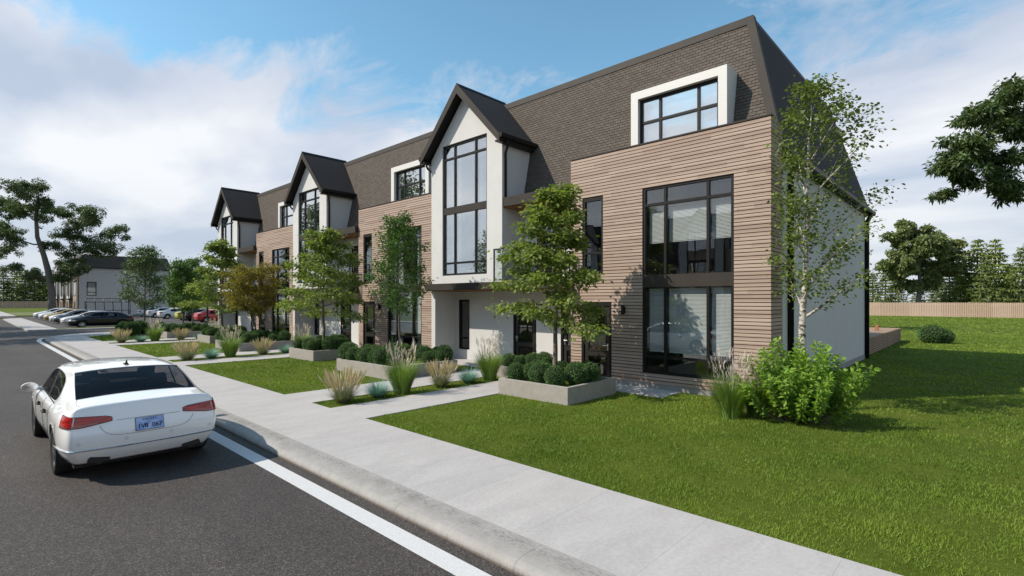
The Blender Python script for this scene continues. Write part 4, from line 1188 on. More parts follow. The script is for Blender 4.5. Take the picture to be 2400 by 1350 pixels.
make_tree('ash_tree', (-45.0, 8.95, LZ), 'slim dark green tree on the lawn by the pavement corner, before the far house', 'tree', sl2, M['oak'], M['bark_grey'], .18, asp=.45)
sl3 = gen_tree(52, 4.7, .22, lambda t, az: 1.05 * math.sin(math.pi * min(1, .30 + .66 * t)) ** .8 + .15, 26, lambda t: .55 + .3 * t, 8, 28, .13, .15, .06, .05, asp=.45)
make_tree('ash_tree', (-14.95 - 2 * MOD - 1.0, 10.4, .42), 'slim light green tree in the planter nearest the side road', 'tree', sl3, M['ash'], M['bark_grey'], .17, asp=.45)
sl4 = gen_tree(53, 6.4, .22, lambda t, az: 1.5 * math.sin(math.pi * min(1, .30 + .66 * t)) ** .8 + .15, 26, lambda t: .5 + .3 * t, 8, 28, .16, .19, .08, .05, asp=.45)
make_tree('birch_tree', (-55.8, 14.9, LZ), 'slender pale-stemmed tree beside the parking lot, before the yellow car', 'tree', sl4, M['ash'], M['bark'], .2, asp=.5)
# birch at the corner of the row
bi = gen_tree(66, 7.25, .27, lambda t, az: (1.22 + .55 * math.cos(az - .75)) * math.sin(math.pi * min(1, .22 + .74 * t)) ** .85 + .10, 26, lambda t: .72 + .25 * t, 8, 29, .078, .13, .10, .02, lean=(.012, .006), wob=.022, asp=.75, twl=.42)
bt = make_tree('birch_tree', (-2.92, 12.42, LZ), 'slender white-barked birch at the corner of the nearest townhouse', 'tree', bi, M['birch_leaf'], M['birch'], .082, asp=.75)
# big leafy bush under the birch
rnd = random.Random(77); rng = np.random.default_rng(77)
wd = MB(); P = []; D = []; VL = []
for i in range(115):
    az = i * 2.39996 + rnd.uniform(-.3, .3); el = rnd.uniform(.10, 1.42); L = (1.22 + .42 * (el / 1.45) ** 1.3) * rnd.uniform(.62, 1.16)
    d = Vector((math.cos(az) * math.cos(el), math.sin(az) * math.cos(el), math.sin(el)))
    st = Vector((d.x, d.y, 0)) * rnd.uniform(0, .35)
    pts = curve_pts(st, d, L, 6, 1.3, rnd, .05)
    wd.tube(pts, [.013 * (1 - .8 * q / 6) for q in range(7)], 4, False)
    for j in range(int(20 + 14 * L)):
        f = (.30 + .70 * (j + rnd.random()) / (20 + 14 * L)) * 6; q = min(int(f), 5); p = pts[q].lerp(pts[q + 1], f - q); dd = (pts[q + 1] - pts[q]).normalized()
        for w_ in range(3):
            v = dd.orthogonal(); v.rotate(Matrix.Rotation(w_ * 2.1 + j * 2.4, 3, dd)); v = v * .85 + dd * .75
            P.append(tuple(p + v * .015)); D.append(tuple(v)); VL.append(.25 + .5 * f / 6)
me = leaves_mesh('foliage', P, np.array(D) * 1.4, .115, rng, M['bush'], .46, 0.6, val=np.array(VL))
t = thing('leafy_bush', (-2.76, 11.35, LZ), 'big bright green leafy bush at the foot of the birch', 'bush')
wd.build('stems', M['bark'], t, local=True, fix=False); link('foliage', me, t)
# rounded double bush on the back lawn
t = thing('round_bush', (-2.3, 37.6, LZ), 'rounded clipped bush alone on the back lawn', 'bush')
for (dx, dy, r) in ((-.12, 0, .58), (.34, .25, .46)):
    o = link('foliage', ball_meshes[0], t); o.scale = (r * 1.1, r * 1.1, r * .92); o.location = (dx, dy, r * .84)

# ------------------------------------------------------------------ large trees
def cl(base, lst, seed):
    """lst: (lateral, height, radius, trunk fraction) seen across the view direction -> world offsets"""
    rnd = random.Random(seed); out = []
    for l, h, r, tf in lst:
        v = RT * l + FW * rnd.uniform(-.9, .9) * r * 1.3; out.append(((v.x, v.y, h), r, tf))
    return out
# left tree behind the parked cars (about 20 m high)
bl = (-103.0, 9.0, LZ)
s = 77.0 / 1200
def L_(px, py, r, tf): return ((px - 124) * s, 2.4 - (py - 705) * s, r * s * .86, tf)
trk = [RT * a + Vector((0, 0, h)) for a, h in ((0, 0), (0, 3.6), (-.6, 7.0), (-1.2, 9.2), (-2.2, 12), (-2.4, 15), (-2.0, 18))]
cls = cl(bl, [L_(84, 462, 46, .92), (L_(60, 500, 40, .85)), L_(115, 490, 36, .85), L_(20, 500, 40, .75), L_(-15, 475, 40, .8), L_(0, 545, 42, .6), L_(50, 560, 36, .6), L_(-30, 590, 40, .5),
              L_(190, 500, 34, .55), L_(225, 520, 42, .5), L_(245, 545, 34, .5), L_(180, 545, 36, .5), L_(215, 575, 44, .42), L_(170, 590, 34, .42), L_(245, 590, 28, .45),
              L_(40, 630, 26, .38), L_(70, 650, 30, .3), L_(150, 620, 32, .38), L_(175, 640, 30, .32), L_(110, 575, 26, .5), L_(145, 655, 24, .28), L_(150, 500, 22, .7)], 3)
pt = clump_tree(9, trk, .52, .16, cls, .36, 24, 9, .80, .5, 6)
make_tree('large_tree', bl, 'large spreading dark green tree left of the far house', 'tree', pt, M['oak'], M['bark_grey'], .27, asp=.5)
# right tree whose branches reach in from outside the picture
br = (3.2, 21.2, LZ); s = 15.2 / 1200; x0r = 1200 + 1200 * (RT.x * br[0] + RT.y * br[1]) / (FW.x * br[0] + FW.y * br[1])
def R_(px, py, r, tf): return ((px + 22 - x0r) * s, 2.4 - (py + 14 - 705) * s, r * s, tf)
trk = [RT * a + Vector((0, 0, h)) for a, h in ((0, 0), (.05, 1.8), (-.1, 3.2), (-.15, 5.0), (0, 7.0), (.1, 9.2))]
cls = cl(br, [R_(2290, 320, 40, .62), R_(2325, 310, 34, .65), R_(2270, 390, 46, .55), R_(2320, 390, 52, .55), R_(2235, 425, 38, .52), R_(2290, 445, 40, .5), R_(2275, 470, 26, .6), R_(2350, 450, 36, .6), R_(2395, 470, 36, .55),
              R_(2390, 270, 46, .75), R_(2400, 340, 48, .7), R_(2385, 410, 44, .55), R_(2370, 470, 30, .45), R_(2440, 300, 55, .8), R_(2460, 400, 60, .6), R_(2520, 330, 60, .85), R_(2560, 420, 60, .6),
              R_(2480, 220, 55, .92), R_(2600, 280, 55, .9), R_(2660, 380, 55, .7), R_(2520, 160, 55, 1.0), R_(2620, 200, 50, 1.0)], 8)
pt = clump_tree(19, trk, .24, .08, [(c, r * .8, tf) for c, r, tf in cls], .15, 165, 11, .9, .7, 6)
make_tree('large_tree', br, 'dark leafy tree reaching in at the right edge above the back lawn', 'tree', pt, M['oak'], M['bark_grey'], .15, asp=.34)
# broad tree behind the right-hand fence
bo = Vector((-9.0, 111, 0)); bo = (bo.x, bo.y, .05); s = 89.0 / 1200
xo = 1200 + 1200 * (RT.x * bo[0] + RT.y * bo[1]) / (FW.x * bo[0] + FW.y * bo[1])
def O_(px, py, r, tf): return ((px - xo) * s, 2.4 - (py - 14 - 705) * s, r * s, tf)
trk = [Vector((0, 0, 0)), Vector((0, 0, 2.5)), Vector((.3, 0, 5)), Vector((.1, .3, 8)), Vector((0, 0, 11))]
cls = cl(bo, [O_(xo - 50 + dx, y, r, tf) for dx, y, r, tf in ((0, 570, 26, .8), (40, 560, 28, .9), (80, 570, 28, .9), (15, 600, 32, .7), (60, 600, 34, .8), (105, 610, 30, .7), (-10, 640, 30, .5), (35, 645, 32, .5), (80, 645, 32, .5), (120, 645, 26, .5), (25, 680, 24, .3), (75, 680, 24, .3), (110, 595, 22, .7))], 12)
pt = clump_tree(29, trk, .45, .2, cls, .40, 24, 10, .85, .7, 6)
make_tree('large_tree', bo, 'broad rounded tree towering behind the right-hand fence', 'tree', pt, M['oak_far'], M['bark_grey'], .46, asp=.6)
# tree hidden behind the row, one bough past the end wall
bh = (-11.0, 50, .1)
pt = clump_tree(39, [(0, 0, 0), (.1, 0, 3), (0, .1, 6), (0, 0, 8.5)], .28, .1, [((2.6, 0, 6.2), 1.2, .7), ((1.0, 1, 7.8), 1.6, .9), ((-1.5, 0, 7.6), 1.8, .9), ((.5, -1.2, 6), 1.5, .6), ((-2.6, .6, 5.6), 1.5, .6), ((0, 1.8, 5.2), 1.4, .5), ((0, 0, 9), 1.6, 1.0)], .24, 18, 14, .7)
make_tree('garden_tree', bh, 'dark tree behind the end wall, one bough showing at its edge', 'tree', pt, M['oak'], M['bark_grey'], .24, asp=.5)
# street trees over the road, out of the picture, that shade the junction
pt = clump_tree(49, [(0, 0, 0), (0, 0, 3), (.1, 0, 6), (0, 0, 8.5)], .26, .1, [((2.2, 0, 6.2), 1.7, .7), ((-2.2, .4, 6.4), 1.7, .7), ((0, 2, 7.6), 1.8, .9), ((0, -2, 7.2), 1.7, .9), ((.3, 0, 9.4), 1.9, 1.0), ((1.6, 1.2, 8.6), 1.4, 1.0)], .24, 12, 14, .6)
st0 = make_tree('street_tree', (-54.0, -10.2, .06), 'street tree across the road, nearer to the row', 'tree', pt, M['oak'], M['bark_grey'], .24, 'street trees across the road', .5)
st0.scale = (1.8, 1.8, 1.8)
for (x, y, sc, lb) in ((-62.5, -10.6, 1.75, 'street tree across the road, opposite the parking lot'), (-73.0, -10.8, 1.6, 'street tree across the road, farthest along')):
    c = copy_tree(st0); c.location = (x, y, .06); c.scale = (sc, sc, sc); c.rotation_euler = (0, 0, x); c['label'] = lb
# ------------------------------------------------------------------ conifers behind the fences
def conifer(seed, H, rb, mat, dens=1.0):
    rnd = random.Random(seed); rng = np.random.default_rng(seed); wd = MB(); P = []; D = []
    wd.tube([(0, 0, 0), (.05, 0, H * .5), (0, 0, H)], [H * .018, H * .012, .02], 6, False)
    z = H * .10; i = 0
    while z < H * .97:
        f = (z - H * .08) / (H * .92); r = rb * (1 - f) ** .8 * rnd.uniform(.75, 1.1) + .12
        for b in range(6):
            az = i * 1.9 + b * 1.047 + rnd.uniform(-.3, .3); L = r * rnd.uniform(.7, 1.15)
            d = Vector((math.cos(az), math.sin(az), .12 + .35 * f))
            pts = curve_pts((0, 0, z), d, L, 4, -.45, rnd)
            wd.tube(pts, [.03, .02, .015, .01, .005], 3, False)
            for j in range(int(20 * L * dens) + 5):
                g = (.15 + .85 * rnd.random()) * 4; q = min(int(g), 3); p = pts[q].lerp(pts[q + 1], g - q)
                sd_ = d.cross(Vector((0, 0, 1))).normalized() * rnd.choice((-1, 1)); o_ = sd_ * rnd.uniform(0, .32 * L * (1.15 - g / 4)) + Vector((0, 0, rnd.uniform(-.12, .1)))
                P.append(tuple(p + o_)); v = d * .5 + sd_ * .6; D.append((v.x, v.y, -.35))
        z += H * .052 * rnd.uniform(.8, 1.2); i += 1
    return wd, np.array(P), np.array(D), rng
protos = []
for q, (sd_, mt, lb) in enumerate(((5, 'conifer', 'x'), (6, 'conifer_light', 'x'), (7, 'conifer', 'x'))):
    wd, P, D, rng = conifer(sd_, 10.0, 2.9, M[mt])
    protos.append((wd.mesh('trunk', smooth=True, fix=False), leaves_mesh('crown', P, D, .40, rng, M[mt], .40, .8)))
    protos[-1][0].materials.append(M['bark'])
def put_conifer(x, y, H, kind, label, group, wide=1.0):
    t = thing('conifer_tree', (x, y, -.05), label, 'tree', group, brnd.uniform(0, 6.28)); t.scale = (H / 10 * wide, H / 10 * wide, H / 10)
    link('trunk', protos[kind][0], t); link('crown', protos[kind][1], t)
def ray_at(px, dist):
    v = FW + RT * ((px - 1200) / 1200.0); return v * dist
# right hand side: (pixel column, distance, height, kind)
g = 'conifers behind the right-hand fence'
right = [(2045, 92, 8.0, 0, 'dark conifer next to the end wall edge'), (2075, 96, 9.0, 2, 'dark conifer left of the broad tree'), (2105, 100, 8.0, 0, 'low dark conifer below the broad tree crown'),
         (2195, 96, 9.0, 0, 'dark conifer right under the broad tree'), (2225, 92, 10.0, 2, 'rusty-green pine right of the broad tree'), (2262, 88, 10.5, 1, 'light green conifer, lower of the pale group'),
         (2292, 86, 12.3, 1, 'tall light green conifer with the leftmost pale tip'), (2333, 85, 12.2, 1, 'tall light green conifer with the rightmost pale tip'), (2310, 81, 9.6, 0, 'broad pine in front of the pale conifers'),
         (2362, 86, 9.0, 2, 'dark conifer right of the pale group'), (2398, 80, 11.6, 0, 'tall dark conifer at the right picture edge'), (2440, 84, 11, 2, 'dark conifer just outside the right edge'),
         (2250, 100, 9.5, 0, 'dark conifer at the back, right of the broad tree'), (2150, 92, 6.5, 2, 'small conifer in front of the broad tree trunk'), (2370, 98, 9.5, 2, 'dark conifer at the back near the right edge')]
for px, ds, hh, kd, lb in right:
    p_ = ray_at(px, ds); d_ = 104.5 / p_.y if p_.y < 104.5 else 1.0
    p_ = p_ * d_
    put_conifer(p_.x, p_.y, hh * d_ * (1.06 if kd == 1 else 1.0), kd, '%s behind the right-hand fence' % lb, g, 1.12)
g = 'conifers behind the left-hand fence'
left = [(-30, 12.5, 2), (8, 13.0, 0), (40, 15.5, 1), (58, 14.0, 2), (82, 14.5, 1), (100, 12, 0), (118, 13.0, 1), (140, 12.5, 2), (165, 13, 0), (400, 12.5, 0), (418, 15, 1), (440, 14, 1), (462, 16, 2), (485, 14, 0), (505, 13, 1)]
for i, (px, hh, kd) in enumerate(left):
    p_ = ray_at(px, 1.0); p_ = p_ * (-(236 + brnd.uniform(0, 10)) / p_.x)
    lbl = '%s conifer, %s' % (('dark', 'light green', 'bluish')[kd], ('%s from the left picture edge behind the far fence' % ORD[i]) if px < 300 else ('%s from the right edge of the far house, behind it' % ORD[i - 9]))
    put_conifer(p_.x, p_.y, hh, kd, lbl, g, 1.25)
# ------------------------------------------------------------------ fences
def picket_fence(label, p0, p1, h, z0=.0, step=.2):
    p0 = Vector((*p0, 0)); p1 = Vector((*p1, 0)); d = (p1 - p0); L = d.length; d.normalize(); nrm = Vector((d.y, -d.x, 0))
    t = thing('picket_fence', (p0.x, p0.y, z0), label, 'fence', 'timber boundary fences')
    mb = MB(); n = int(L / step); rnd = random.Random(3)
    for i in range(n):
        a = p0 + d * (i * step + .02); b = p0 + d * ((i + 1) * step - .02); o_ = nrm * rnd.uniform(.012, .022); hh = h + rnd.uniform(-.012, .012)
        mb.prism([a + o_ + Vector((0, 0, z0)), b + o_ + Vector((0, 0, z0)), b - nrm * .004 + Vector((0, 0, z0)), a - nrm * .004 + Vector((0, 0, z0))],
                 [a + o_ + Vector((0, 0, z0 + hh)), b + o_ + Vector((0, 0, z0 + hh)), b - nrm * .004 + Vector((0, 0, z0 + hh)), a - nrm * .004 + Vector((0, 0, z0 + hh))])
    o = mb.build('pickets', M['fence_wood'], t, fix=False); o['kind'] = 'stuff'
    for zz in (.35, h - .3):
        rl = MB(); a, b = p0 - nrm * .05, p1 - nrm * .05; c = nrm * .045
        rl.prism([a + Vector((0, 0, z0 + zz)), a + c + Vector((0, 0, z0 + zz)), a + c + Vector((0, 0, z0 + zz + .08)), a + Vector((0, 0, z0 + zz + .08))],
                 [b + Vector((0, 0, z0 + zz)), b + c + Vector((0, 0, z0 + zz)), b + c + Vector((0, 0, z0 + zz + .08)), b + Vector((0, 0, z0 + zz + .08))])
        rl.build('rail', M['fence_wood'], t)
picket_fence('long brown picket fence at the back of the right-hand lawn', (-60, 101.0), (45, 101.0), 2.15, .08)
picket_fence('shaded picket fence far away across the left-hand grass', (-232, 140), (-232, -30), 2.3, .05, .24)
# ------------------------------------------------------------------ far house (same family, seen end on)
M['far_roof'] = mottled('far_roof_shingle', (0.075, 0.066, 0.06), (0.10, 0.088, 0.08), 4, 0.9, 0.2, 40, 0.2, 0.2)
FX = -109.0; FY = 12.83; FD = 12.7
fh = thing('row_house', (FX - 16, FY + 6, 0), 'far two-storey row house with blue-grey end wall behind the parked cars', 'house')
mb = MB(); wins = [(FY + 1.0, FY + 2.25, 3.35, 5.65), (FY + 9.6, FY + 10.9, 3.35, 5.65), (FY + 8.2, FY + 9.4, .5, 2.6)]
def wall_x(mb, x0, x1, y0, y1, z0, z1, ops):
    zs = sorted({z0, z1} | {z for o in ops for z in (o[2], o[3])})
    for a, b in zip(zs[:-1], zs[1:]):
        y = y0
        for c, d in sorted([(o[0], o[1]) for o in ops if o[2] < (a + b) / 2 < o[3]]):
            mb.box(x0, x1, y, c, a, b); y = d
        mb.box(x0, x1, y, y1, a, b)
wall_x(mb, FX - .2, FX, FY, FY + FD, .08, 8.1, wins)
mb.box(FX - 36, FX - .2, FY + 1.0, FY + 1.2, .08, 8.1); mb.box(FX - 36, FX - .2, FY + FD - .2, FY + FD, .08, 8.1)
mb.build('wall', M['render'], fh)
for (a, b, c, d) in wins:
    w = MB(); f = .09
    w.box(FX - .12, FX + .03, a, a + f, c, d); w.box(FX - .12, FX + .03, b - f, b, c, d); w.box(FX - .12, FX + .03, a + f, b - f, c, c + f); w.box(FX - .12, FX + .03, a + f, b - f, d - f, d); w.box(FX - .12, FX + .025, a + f, b - f, c + .55, c + .63)
    wo_ = w.build('window', M['black'], fh)
    MB().box(FX - .06, FX - .05, a + f, b - f, c + .64, d - f - .01).build('pane', M['glass'], wo_); MB().box(FX - .06, FX - .05, a + f, b - f, c + f + .01, c + .54).build('pane', M['glass'], wo_)
    MB().box(FX - .19, FX - .13, a, b, c, d).build('blind', M['blind'], wo_)
rf = MB()
def frustum(x0, x1, y0, y1, z0, z1, i):
    rf.add([(x0, y0, z0), (x1, y0, z0), (x1, y1, z0), (x0, y1, z0), (x0 + i, y0 + i, z1), (x1 - i, y0 + i, z1), (x1 - i, y1 - i, z1), (x0 + i, y1 - i, z1)], [(0, 1, 5, 4), (1, 2, 6, 5), (2, 3, 7, 6), (3, 0, 4, 7), (4, 5, 6, 7), (3, 2, 1, 0)])
frustum(FX - 36.3, FX + .35, FY - .3, FY + FD + .35, 8.0, 10.15, .7)
ro = rf.build('roof', M['far_roof'], fh)
MB().box(FX + .30, FX + .42, FY - .35, FY + FD + .4, 7.93, 8.05).build('gutter', M['black'], ro)
MB().tube([(FX + .1, FY + FD - .1, 7.95), (FX + .1, FY + FD - .1, .1)], .06, 8).build('downspout', M['black'], fh)
for k in range(4):
    a = FX - 2.4 - k * 9.0
    bd = MB(); z = .1
    MB().box(a - 4.2, a, FY - .02, FY + .99, .08, 6.8).build('timber_wall', M['backing'], fh)
    while z < 6.8:
        bd.box(a - 4.22, a + .02, FY - .045, FY - .021, z, z + .105); bd.box(a + .001, a + .022, FY - .02, FY + .99, z, z + .105); z += .13
    o = bd.build('boards', M['wood'], fh); o['kind'] = 'stuff'
    for (c, d) in ((.5, 2.7), (3.3, 5.7)):
        w = MB().box(a - 3.2, a - .9, FY - .06, FY - .046, c, d).build('window', M['black'], fh)
        for j in range(3): MB().box(a - 3.1 + j * .74, a - 2.5 + j * .74, FY - .066, FY - .061, c + .12, d - .12).build('pane', M['glass'], w)
    bx = MB(); b0 = a - 8.8
    bx.box(b0, b0 + .35, FY - .35, FY + .99, 2.9, 9.0); bx.box(b0 + 3.2, b0 + 3.55, FY - .35, FY + .99, 2.9, 9.0); bx.box(b0 + .35, b0 + 3.2, FY - .35, FY + .99, 2.9, 3.3); bx.box(b0 + .35, b0 + 3.2, FY - .35, FY + .99, 8.4, 9.0)
    bx.build('bay_frame', M['render'], fh)
    MB().box(b0 + .35, b0 + 3.2, FY - .12, FY - .06, 3.3, 8.4).build('bay_glazing', M['black'], fh)
    MB().box(b0 - .1, b0 + 4.5, FY - .6, FY + .9, 2.62, 2.89).build('balcony_slab', M['bronze'], fh)
    MB().box(b0 + 3.56, b0 + 4.5, FY - .56, FY - .53, 2.9, 3.95).build('railing', M['black'], fh)
c_ = MB().box(FX - 2.0, FX - .02, FY - .1, FY + .98, .08, 6.4).build('end_pier', M['backing'], fh)
# ------------------------------------------------------------------ cycle shelter, lot post
sh = thing('cycle_shelter', (-105.6, 16, .0), 'black steel cycle shelter with curved ribs before the far house', 'shelter')
y0, y1 = 13.25, 18.9
for i in range(6):
    y = y0 + (y1 - y0) * i / 5
    pts = [(-104.9 + .25, y, 0.0), (-104.7, y, .9), (-104.85, y, 1.7), (-105.3, y, 2.45), (-106.0, y, 2.85)]
    MB().tube(pts, .055, 6).build('rib', M['black'], sh)
for (x, z) in ((-106.0, 2.85), (-105.15, 2.3), (-104.7, .95), (-106.0, .1)):
    MB().tube([(x, y0, z), (x, y1, z)], .05, 6).build('rail', M['black'], sh)
for y in (y0, y1):
    MB().tube([(-106.0, y, 0), (-106.0, y, 2.85)], .055, 6).build('post', M['black'], sh)
    MB().tube([(-106.0, y + .0, .1), (-104.72, y, 1.0)], .04, 6).build('brace', M['black'], sh)
ps = thing('lamp_post', (-63.7, 18.5, 0), 'thin black lamp post at the edge of the parking lot', 'lamp post')
MB().tube([(0, 0, 0), (0, 0, 4.6)], .085, 10).build('pole', M['black'], ps, local=True)
MB().tube([(0, 0, 4.6), (0, 0, 4.68)], .22, 12).build('lamp_head', M['black'], ps, local=True)
MB().box(-.16, .16, -.16, .16, 0, .05).build('base_plate', M['black'], ps, local=True)
# ------------------------------------------------------------------ cars
from mathutils.bvhtree import BVHTree
def paint_mat(name, col, rough=0.28, flake=0.0):
    m, nt, p, o = newmat(name); pset(p, col, rough, 0.0, 0.5, 1.0)
    return m
M['tyre'] = mottled('tyre_rubber', (0.012, 0.012, 0.012), (0.02, 0.02, 0.02), 20, 0.8, 0.0)
M['rim'] = flat('alloy_rim', (0.45, 0.45, 0.46), 0.25, 1.0)
M['chrome'] = flat('chrome_trim', (0.75, 0.75, 0.76), 0.08, 1.0)
M['liner'] = flat('car_lining', (0.018, 0.016, 0.016), 0.8)
M['seat'] = flat('car_seat_leather', (0.045, 0.028, 0.024), 0.55)
M['seam'] = flat('panel_gap', (0.05, 0.05, 0.055), 0.8)
m, nt, p, o = newmat('tail_lamp'); pos = N(nt, 'ShaderNodeTexCoord').outputs['Object']
sx = N(nt, 'ShaderNodeSeparateXYZ'); nt.links.new(pos, sx.inputs[0])
bandz = noise(nt, mapped(nt, pos, (2, 6, 45)), 1.0, 2, .5)
nt.links.new(ramp(nt, bandz, [(0.35, (0.16, 0.004, 0.004)), (0.55, (0.42, 0.010, 0.008)), (0.78, (0.55, 0.06, 0.035))]), p.inputs['Base Color'])
pset(p, rough=0.15, coat=0.3); M['tail'] = m
M['tail_dark'] = flat('tail_lamp_reverse', (0.22, 0.05, 0.045), 0.15, coat=1.0)
M['head'] = flat('head_lamp', (0.42, 0.44, 0.46), 0.1, 0.3, coat=1.0)
M['grille'] = flat('car_grille', (0.01, 0.01, 0.01), 0.4)
m, nt, p, o = newmat('number_plate'); pos = N(nt, 'ShaderNodeTexCoord').outputs['Object']
nt.links.new(ramp(nt, noise(nt, pos, 9, 3, .5), [(0.38, (0.20, 0.33, 0.66)), (0.62, (0.42, 0.55, 0.82))]), p.inputs['Base Color']); pset(p, rough=0.35); M['plate'] = m
M['ink'] = flat('plate_ink', (0.008, 0.01, 0.02), 0.5)
SED = [
 [(0.25, 0.76, 0.26), (0.13, 0.86, 0.4), (0.07, 0.905, 0.62), (0.12, 0.895, 0.82), (0.155, 0.865, 0.985), (0.165, 0.79, 1.04), (0.16, 0.69, 1.062), (0.11, 0.36, 1.078), (0.09, 0, 1.083)],
 [(0.4, 0.81, 0.23), (0.36, 0.935, 0.38), (0.34, 0.965, 0.62), (0.36, 0.952, 0.83), (0.38, 0.895, 0.978), (0.38, 0.82, 1.035), (0.36, 0.735, 1.07), (0.33, 0.39, 1.094), (0.31, 0, 1.102)],
 [(0.68, 0.82, 0.21), (0.66, 0.948, 0.36), (0.66, 0.982, 0.61), (0.66, 0.965, 0.845), (0.66, 0.895, 0.985), (0.64, 0.815, 1.05), (0.6, 0.755, 1.095), (0.57, 0.41, 1.13), (0.56, 0, 1.14)],
 [(1.02, 0.83, 0.2), (1.02, 0.955, 0.34), (1.02, 0.99, 0.6), (1.02, 0.972, 0.855), (1.02, 0.89, 0.975), (1.0, 0.79, 1.115), (0.98, 0.725, 1.255), (0.95, 0.4, 1.292), (0.94, 0, 1.303)],
 [(1.42, 0.83, 0.19), (1.42, 0.95, 0.33), (1.42, 0.985, 0.6), (1.42, 0.968, 0.862), (1.3, 0.887, 0.982), (1.42, 0.755, 1.305), (1.4, 0.675, 1.395), (1.36, 0.39, 1.428), (1.34, 0, 1.438)],
 [(1.88, 0.82, 0.19), (1.88, 0.935, 0.33), (1.88, 0.975, 0.6), (1.88, 0.962, 0.866), (1.86, 0.886, 0.972), (1.86, 0.745, 1.362), (1.84, 0.655, 1.432), (1.82, 0.38, 1.462), (1.8, 0, 1.472)],
 [(2.28, 0.82, 0.19), (2.28, 0.93, 0.33), (2.28, 0.972, 0.6), (2.28, 0.96, 0.866), (2.28, 0.886, 0.964), (2.3, 0.745, 1.372), (2.3, 0.655, 1.437), (2.3, 0.38, 1.468), (2.3, 0, 1.478)],
 [(2.42, 0.82, 0.19), (2.42, 0.93, 0.33), (2.42, 0.972, 0.6), (2.42, 0.96, 0.866), (2.42, 0.886, 0.961), (2.41, 0.745, 1.372), (2.41, 0.655, 1.437), (2.41, 0.38, 1.468), (2.41, 0, 1.478)],
 [(2.95, 0.82, 0.19), (2.95, 0.935, 0.33), (2.95, 0.975, 0.6), (2.95, 0.96, 0.862), (2.95, 0.886, 0.95), (2.9, 0.74, 1.352), (2.92, 0.65, 1.417), (2.95, 0.38, 1.45), (2.97, 0, 1.458)],
 [(3.4, 0.82, 0.19), (3.4, 0.945, 0.33), (3.4, 0.98, 0.6), (3.4, 0.96, 0.855), (3.38, 0.886, 0.94), (3.24, 0.77, 1.245), (3.28, 0.69, 1.32), (3.33, 0.4, 1.36), (3.36, 0, 1.37)],
 [(3.72, 0.83, 0.2), (3.72, 0.95, 0.34), (3.72, 0.985, 0.6), (3.72, 0.962, 0.845), (3.7, 0.886, 0.93), (3.64, 0.83, 1.03), (3.7, 0.77, 1.08), (3.8, 0.43, 1.092), (3.84, 0, 1.095)],
 [(4.05, 0.83, 0.21), (4.05, 0.955, 0.35), (4.05, 0.985, 0.6), (4.05, 0.965, 0.825), (4.05, 0.88, 0.9), (4.05, 0.8, 0.955), (4.06, 0.7, 0.985), (4.1, 0.38, 1.005), (4.12, 0, 1.012)],
 [(4.58, 0.82, 0.22), (4.6, 0.94, 0.36), (4.6, 0.965, 0.58), (4.6, 0.945, 0.765), (4.6, 0.85, 0.835), (4.6, 0.76, 0.88), (4.6, 0.64, 0.905), (4.62, 0.36, 0.922), (4.62, 0, 0.928)],
 [(4.86, 0.74, 0.22), (4.9, 0.87, 0.36), (4.91, 0.875, 0.56), (4.9, 0.85, 0.69), (4.88, 0.77, 0.755), (4.89, 0.67, 0.79), (4.9, 0.55, 0.81), (4.92, 0.3, 0.822), (4.93, 0, 0.826)],
 [(4.95, 0.62, 0.24), (5.0, 0.72, 0.36), (5.02, 0.73, 0.54), (5.01, 0.71, 0.655), (4.99, 0.62, 0.715), (5.0, 0.52, 0.738), (5.01, 0.42, 0.75), (5.04, 0.24, 0.757), (5.05, 0, 0.76)]]
